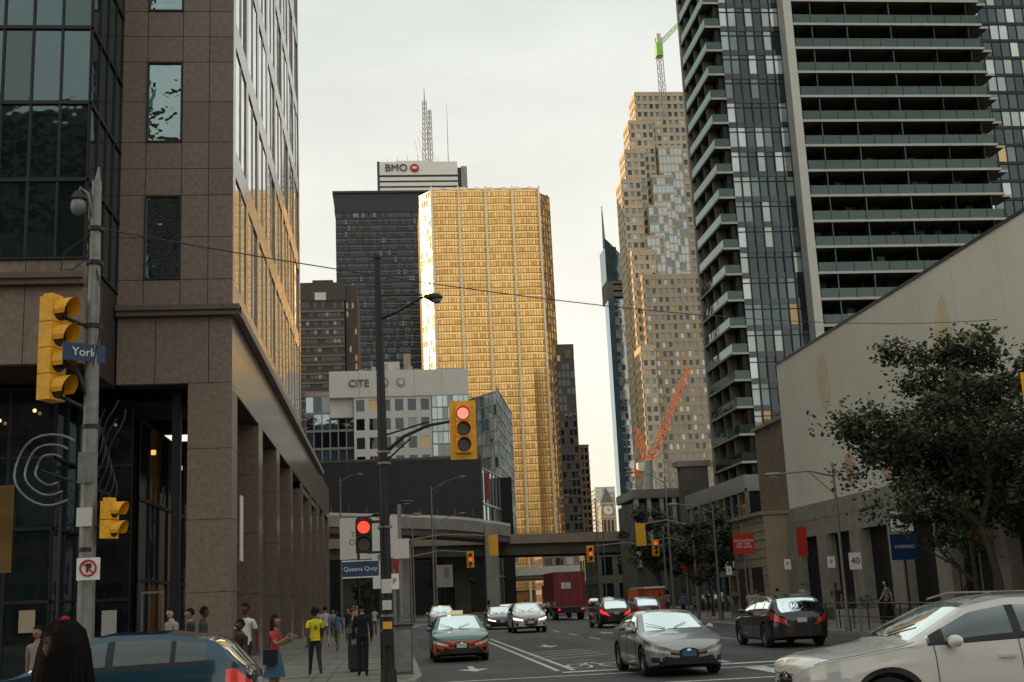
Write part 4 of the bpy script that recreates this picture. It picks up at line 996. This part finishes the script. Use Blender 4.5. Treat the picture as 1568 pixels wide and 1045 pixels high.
    g.ell(c_,(.074,.092,.115),sk_,20,14,hf)
    for sd in(-1,1):
        g.ell(c_+V((sd*.03,.083,.012)),(.012,.007,.007),'white',8,6);g.ell(c_+V((sd*.03,.089,.012)),(.006,.004,.006),'sig_black',6,5);g.ell(c_+V((sd*.03,.084,.032)),(.018,.006,.004),ha,6,4)
        g.ell(c_+V((sd*.075,-.005,0)),(.01,.02,.03),sk_,8,6)
    g.tube([c_+V((0,.088,.01)),c_+V((0,.105,-.02)),c_+V((0,.09,-.028))],[.008,.014,.01],sk_,6)
    g.ell(c_+V((0,.083,-.055)),(.024,.008,.007),cmat((.3,.1,.09)),8,5)
    hrx=random.Random(int(x*77+y*13))
    g.ell(c_+V((0,-.012,.022)),(.083,.1,.112),ha,26,18,lambda d,q:q*(1+.05*math.sin(d.x*21+d.z*9)*math.cos(d.y*17)),lambda d:d.z>.35 or (d.y<-.05 and d.z>-.45) or (d.y<.25 and d.z>.0))
    if long:
        for k in range(34):
            a=math.pi*(1.0+k/33.0);px,py=math.cos(a)*.078,math.sin(a)*.095
            L_=.32+hrx.uniform(-.06,.05);j1=hrx.uniform(-.008,.008);j2=hrx.uniform(-.018,.018)
            g.tube([c_+V((px*.4,py*.3-.01,.135)),c_+V((px*.85,py*.85,.095)),c_+V((px*1.08,py,.02)),c_+V((px*1.2+j1,py*1.05-.005,-.08)),c_+V((px*1.12+j2,py*.8-.02,-.2)),c_+V((px*1.0-j2,py*.6-.04,-L_))],[.008,.011,.013,.014,.012,.003],ha,6)
    if cap:
        g.ell(c_+V((0,-.005,.04)),(.088,.105,.09),cmat(cap),16,8,None,lambda d:d.z>-.02);g.ell(c_+V((0,.11,.05)),(.06,.06,.01),cmat(cap),10,4)
    for wr,dr,sd in hands:
        side=V((0,1,0)) if abs(dr.y)<.8 else V((0,0,1));side=(side-dr*side.dot(dr)).normalized();nrm=dr.cross(side)*(-sd if dr.cross(side).x*sd>0 else sd)
        base=wr+dr*.075
        for k,(o_,l_) in enumerate(((.027,.07),(.009,.08),(-.01,.074),(-.028,.058))):
            b0=base+side*o_;g.tube([b0,b0+dr*l_*.5+nrm*.006,b0+dr*l_*.85+nrm*.022,b0+dr*l_*.95+nrm*.036],[.0095,.009,.008,.006],sk_,6)
        g.tube([wr+dr*.03+side*.025,wr+dr*.06+side*.05,wr+dr*.095+side*.055+nrm*.01],[.012,.011,.008],sk_,6)
    g.build(True,parent=root)
    g=G('clothing')
    if skirt:
        n=28;i=g.mi(cmat(skirt));zs=(1.04,.93,.75,.52);rs=((.125,.1),(.165,.135),(.2,.17),(.25,.21));b=len(g.v)
        for zz,(rx,ry) in zip(zs,rs):
            for k in range(n):
                a=2*math.pi*k/n;f=1+(.07 if k%2 else -.03)*(1.04-zz)*2;g.v.append((rx*f*math.cos(a),ry*f*math.sin(a),zz))
        for q in range(3):
            for k in range(n):
                k2=(k+1)%n;g.f.append((b+q*n+k,b+(q+1)*n+k,b+(q+1)*n+k2,b+q*n+k2));g.m.append(i)
    g.tube([(0,-.012,1.445),(0,-.008,1.475)],[.078,.066],sh,14)
    if not skirt:g.tube([(0,.0,.93),(0,.0,1.0)],[.145,.135],sh,20)
    if bag:
        g.box(.19,.3,-.12,.16,.78,1.08,cmat(bag));g.tube([(.24,.0,1.07),(.2,.0,1.3),(.13,0,1.46)],.012,cmat(bag),6)
    if g.f:g.build(True,parent=root)
    if number:
        text('number',number,.2,(0,-.125,1.26),(math.pi/2,0,0),'sig_black',root,ext=.003)
    root.matrix_world=Matrix.Translation((x,y,z+dz*s))@Matrix.Rotation(rot,4,'Z')@Matrix.Scale(s,4)
    return root
walkA=((.38,.1),(-.25,.35));armW=((-.35,.25,.12),(.35,.35,.12));idle=((.05,.08),(-.05,.05))
person('man_in_yellow_shirt',-2.0,32.4,.25,1.76,(.72,.55,.03),(.025,.028,.035),'d',legs=walkA,arms=armW,shoes=(.6,.6,.6),number='6')
person('woman_in_skirt',-2.4,25.6,-1.9,1.72,(.42,.05,.05),(.4,.4,.4),'m',(.03,.016,.01),True,idle,((.35,1.7,.15),(.5,1.6,.15)),skirt=(.05,.11,.17),female=True,bag=(.02,.02,.03),z=.0)
person('man_in_white_shirt',-3.3,28.4,2.6,1.92,(.6,.6,.57),(.02,.02,.02),'d',legs=walkA,arms=armW)
person('man_in_dark_shirt',-2.95,24.6,2.2,1.68,(.02,.02,.022),(.02,.02,.02),'d',legs=idle,z=0)
person('woman_with_dark_hair',-1.22,4.75,.1,1.80,(.03,.03,.035),(.02,.02,.02),'l',(.006,.005,.005),True,female=True,z=0)
person('man_with_cap',-7.4,29,1.9,1.78,(.04,.04,.05),skin='m',cap=(.4,.02,.02))
person('pedestrian',-4.7,29.5,1.9,1.82,(.03,.03,.035),skin='m');person('pedestrian',-4.3,28.8,-1.2,1.84,(.05,.05,.06),skin='d');person('pedestrian',-5.4,31,2.4,1.86,(.3,.28,.25),skin='l')
person('pedestrian',-7.3,22.5,-1.8,1.58,(.04,.05,.09),skin='m',long=True,female=True,hair=(.05,.025,.015),z=0);person('pedestrian',-6.9,22,1.2,1.60,(.12,.1,.1),skin='l',z=0,hair=(.06,.03,.02),long=True,female=True);person('pedestrian',-6.35,23,2.8,1.74,(.28,.25,.22),skin='m',z=0);person('pedestrian',-8.3,24,-.4,1.7,(.35,.08,.05),skin='m',z=0)
person('man_in_black',-.75,31.2,.1,1.78,(.012,.012,.014),(.012,.012,.014),'m',legs=idle,sleeve=True)
rp=random.Random(5)
cols=[(.03,.04,.06),(.5,.5,.48),(.1,.15,.3),(.3,.05,.05),(.05,.05,.05),(.2,.2,.18),(.45,.4,.3)]
for (x,y) in ((-3.6,57),(-3.0,56),(-2.2,62),(-1.7,60.5),(-3.4,72),(-1.0,70),(-2.6,84),(-2.2,50),(-3.9,66),(18.8,66),(19.4,64),(20.2,68),(19.0,76),(20.4,78),(19.6,61),(21.3,62),(18.6,84),(20,88),(21,50.5),(22.0,77),(22.6,78.5),(23.3,76.5),(24.0,79),(21.4,75.6),(24.6,77),(19.7,82),(-2.9,90),(8.6,109),(12,110),(20.6,55.5),(21.2,57)):
    person('pedestrian',x,y,rp.choice([0,3.14,2.8,.3,1.5]),rp.uniform(1.6,1.85),rp.choice(cols),rp.choice([(.03,.035,.05),(.02,.02,.02),(.15,.14,.12)]),rp.choice('lmd'),legs=rp.choice([walkA,idle,((-.25,.35),(.35,.1))]),arms=armW,detail=False,short=rp.random()<.3,long=rp.random()<.4,z=.13 if not 2<x<15 else 0)
